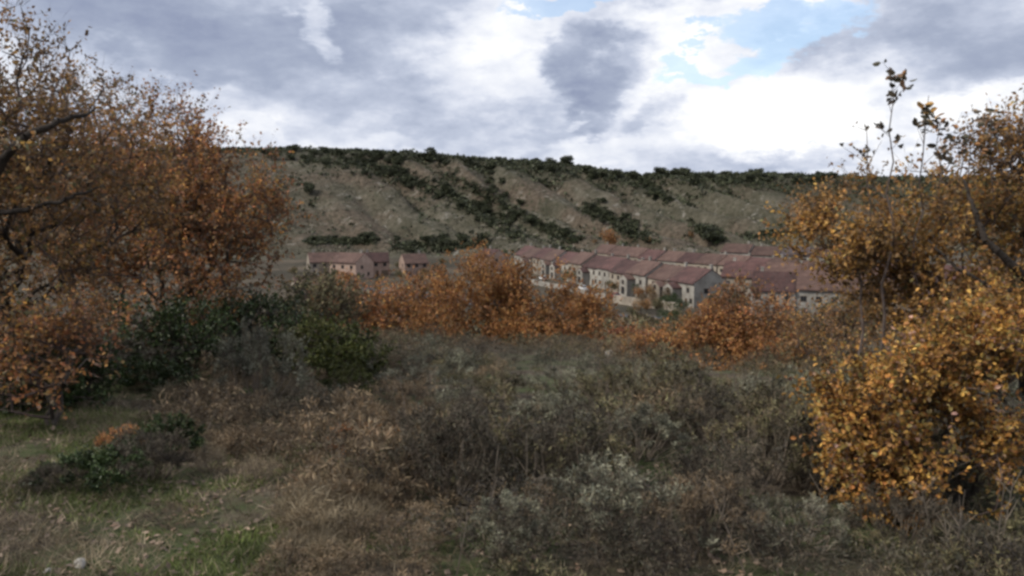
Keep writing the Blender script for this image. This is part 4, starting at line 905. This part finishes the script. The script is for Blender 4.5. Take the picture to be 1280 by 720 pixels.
def along(pts, n, jx, jy, smin, smax, label, group, name='hill_tree', var=VAR, zs=0.85, cat='tree', cuts=None):
    P = np.array(pts, float); seg = np.r_[0, np.cumsum(np.linalg.norm(np.diff(P, axis=0), axis=1))]; made = []
    for _ in range(n):
        u = rh.random() * seg[-1]; x = np.interp(u, seg, P[:, 0]) + rh.normal() * jx; y = np.interp(u, seg, P[:, 1]) + rh.normal() * jy
        p = hit(x, y)
        if p is None: p = ground(x, rh.uniform(640, 660))
        made.append((x, far_tree(var[rh.integers(len(var))], name, label, p, rh.uniform(smin, smax), group, cat, zs)))
    if cuts:                                                 # name each by the stretch it stands in
        for x, o in made:
            i = int(np.searchsorted([c_[0] for c_ in cuts], x)); o['label'] = label + ' ' + cuts[min(i, len(cuts) - 1)][1]; o['group'] = group + ', ' + cuts[min(i, len(cuts) - 1)][1]
    elif n <= 26:                                              # few enough to count along the row
        for i, (x, o) in enumerate(sorted(made, key=lambda q: q[0])): o['label'] = ORD2[i] + ' ' + label + ', from the left'
along([(330, 196), (420, 196), (560, 205), (700, 210), (760, 220), (850, 222), (1050, 226)], 110, 9, 4, .5, 1.75, 'dark evergreen on the hill crest', 'evergreens on the crest', cuts=[(424, 'left of the dark tree poking above it'), (538, 'between the poking tree and the broad one'), (710, 'between the broad tree and the round proud one'), (822, 'from the round proud tree to the dip'), (9999, 'right of the dip')])
along([(420, 203), (484, 216), (545, 240), (593, 263), (647, 297)], 80, 9, 6, .5, 1.2, 'dark evergreen in the long gully', 'evergreens in the long gully', cuts=[(484, 'at its top, near the crest'), (560, 'in its upper half'), (605, 'in its lower half'), (9999, 'at its foot above the village')])
along([(600, 222), (643, 268), (680, 285), (722, 301)], 26, 8, 3.5, .6, 1.1, 'dark evergreen tree in the short gully right of the long one', 'evergreens in the short gully')
along([(740, 262), (770, 280), (807, 298)], 24, 9, 4, .6, 1.1, 'dark evergreen tree in the gully above the red roofs', 'evergreens in the gully above the roofs')
along([(795, 222), (815, 240), (835, 255)], 20, 6, 5, .6, 1.1, 'dark evergreen tree in the ravine below the dip in the crest', 'evergreens in the ravine')
along([(390, 300), (465, 303)], 18, 9, 3, .7, 1.2, 'dark evergreen tree in the hedge above the left houses', 'hedge trees above the left houses', zs=.7)
along([(500, 310), (590, 308)], 20, 12, 4, .8, 1.3, 'green tree in the clump behind the brick house', 'trees behind the brick house')
along([(640, 415), (770, 398), (880, 404)], 16, 20, 6, .45, .9, 'low brown and olive tree on the valley floor below the village', 'valley floor trees', 'valley_tree', VARA)
along([(660, 330), (760, 362), (850, 388)], 26, 10, 6, .5, 1.15, 'small garden tree in front of the long terrace', 'garden trees of the long terrace', 'garden_tree', VARA)
along([(868, 388), (905, 392), (925, 388)], 9, 5, 3, .6, 1.0, 'tree by the near end of the long terrace', 'trees by the near end of the terrace', 'garden_tree', VARA)
along([(960, 392), (1120, 398)], 14, 12, 5, .5, .9, 'garden tree in front of the short pale row', 'garden trees of the short pale row', 'garden_tree', VARA)
along([(370, 346), (470, 344), (560, 346)], 26, 12, 8, .5, .95, 'tree among the houses at the left of the valley', 'trees among the left houses', 'valley_tree', VARA)
along([(700, 302), (1000, 300)], 14, 14, 4, .45, .8, 'small tree behind the roofs at the hill foot', 'trees behind the roofs', 'valley_tree', VARA)

def low_mass(name, label, mat, P, smin, smax, nq, seed):
    r_ = np.random.default_rng(seed); N = len(P); s = r_.uniform(smin, smax, N) ** 1
    c = np.repeat(P, nq, 0); S = np.repeat(s, nq)[:, None]; d = unit(r_.normal(size=(N * nq, 3))); d[:, 2] = np.abs(d[:, 2])
    c = c + d * S * [1, 1, .75] * r_.uniform(.35, 1, (N * nq, 1)); g = Geo()
    g.leaves(c, unit(d + r_.normal(size=(N * nq, 3)) * .7), unit(d + r_.normal(size=(N * nq, 3)) * .4), S[:, 0] * .8, S[:, 0] * .6)
    return tag(link(name, g.mesh(name, mat)), label, kind='stuff')
def hill_pts(n, dens, seed):
    r_ = np.random.default_rng(seed); m = n * 6; Y = r_.uniform(398, 690, m); X = r_.uniform(-.42, .62, m) * Y
    k = r_.random(m) < dens(X, Y); X, Y = X[k][:n], Y[k][:n]; return np.stack([X, Y, height(X, Y)], 1)
def dens_dark(X, Y):
    t_ = (Y - HF) / (HR - HF); q = hill_pt(X, Y) + 16 * fbm(X * .018, Y * .018 + 5, 3)
    gul = sstep(.55, .95, np.cos(2 * math.pi * q / 39)) * sstep(-45, -10, q) * 0.55
    thr = np.interp(X / Y, [-.3, -.2, -.12, 0, .1, .2, .4], [.93, .88, .74, .66, .62, .60, .52]) + .10 * fbm(X * .03 + 3, Y * .03, 3)
    crest = sstep(thr - .05, thr + .08, t_) * 1.2
    return np.clip(crest + gul * .5 + 0.22 * sstep(.1, .5, fbm(X * .02, Y * .02, 3)), 0.02, 1)
low_mass('hill_scrub', 'dark juniper scrub spread over the crest and gullies of the hill', M_hilltree, hill_pts(10500, dens_dark, 5), .8, 3.2, 8, 6)
GL = []
for pl, n_, j_ in [([(380, 200), (430, 204), (484, 214), (545, 238), (593, 262), (625, 280), (650, 298)], 620, 6), ([(560, 215), (643, 268), (680, 285), (722, 301)], 260, 4.5), ([(735, 258), (770, 280), (812, 300)], 220, 5),
        ([(790, 216), (815, 236), (838, 256)], 160, 4), ([(862, 280), (900, 299)], 60, 4), ([(930, 300), (985, 290), (1020, 285)], 90, 3), ([(385, 303), (465, 304)], 120, 2.5), ([(495, 309), (590, 307)], 150, 4)]:
    P_ = np.array(pl, float); sg = np.r_[0, np.cumsum(np.linalg.norm(np.diff(P_, axis=0), axis=1))]
    for _ in range(n_):
        u_ = rh.random() * sg[-1]; p_ = hit(np.interp(u_, sg, P_[:, 0]) + rh.normal() * j_, np.interp(u_, sg, P_[:, 1]) + rh.normal() * j_ * .75)
        if p_ is not None: GL.append(p_)
low_mass('gully_scrub', 'dark scrub filling the gullies that run down the hill', M_hilltree, np.array(GL), .8, 2.4, 16, 16)
low_mass('hill_heath', 'grey-olive heath dotted over the slopes of the hill', M_hillscrub, hill_pts(11000, lambda X, Y: 0.25 + sstep(-.2, .4, fbm(X * .03 + 8, Y * .03, 3)), 7), .5, 1.5, 5, 8)
def valley_pts(n, seed):
    r_ = np.random.default_rng(seed); Y = np.exp(r_.uniform(math.log(42), math.log(175), n * 2)); X = r_.uniform(-.45, .6, n * 2) * Y
    return np.stack([X, Y, height(X, Y)], 1)[:n]
low_mass('valley_scrub', 'brown and olive scrub on the valley side below the village', M_umber, valley_pts(1500, 9), .5, 1.3, 15, 9)
low_mass('valley_heath', 'grey-olive scrub on the valley side below the village', M_olive, valley_pts(1500, 10), .5, 1.4, 15, 10)
tot = sum(len(m.polygons) for m in bpy.data.meshes) * 2
print('TRIS (unique meshes)', tot, 'objects', len(bpy.data.objects))
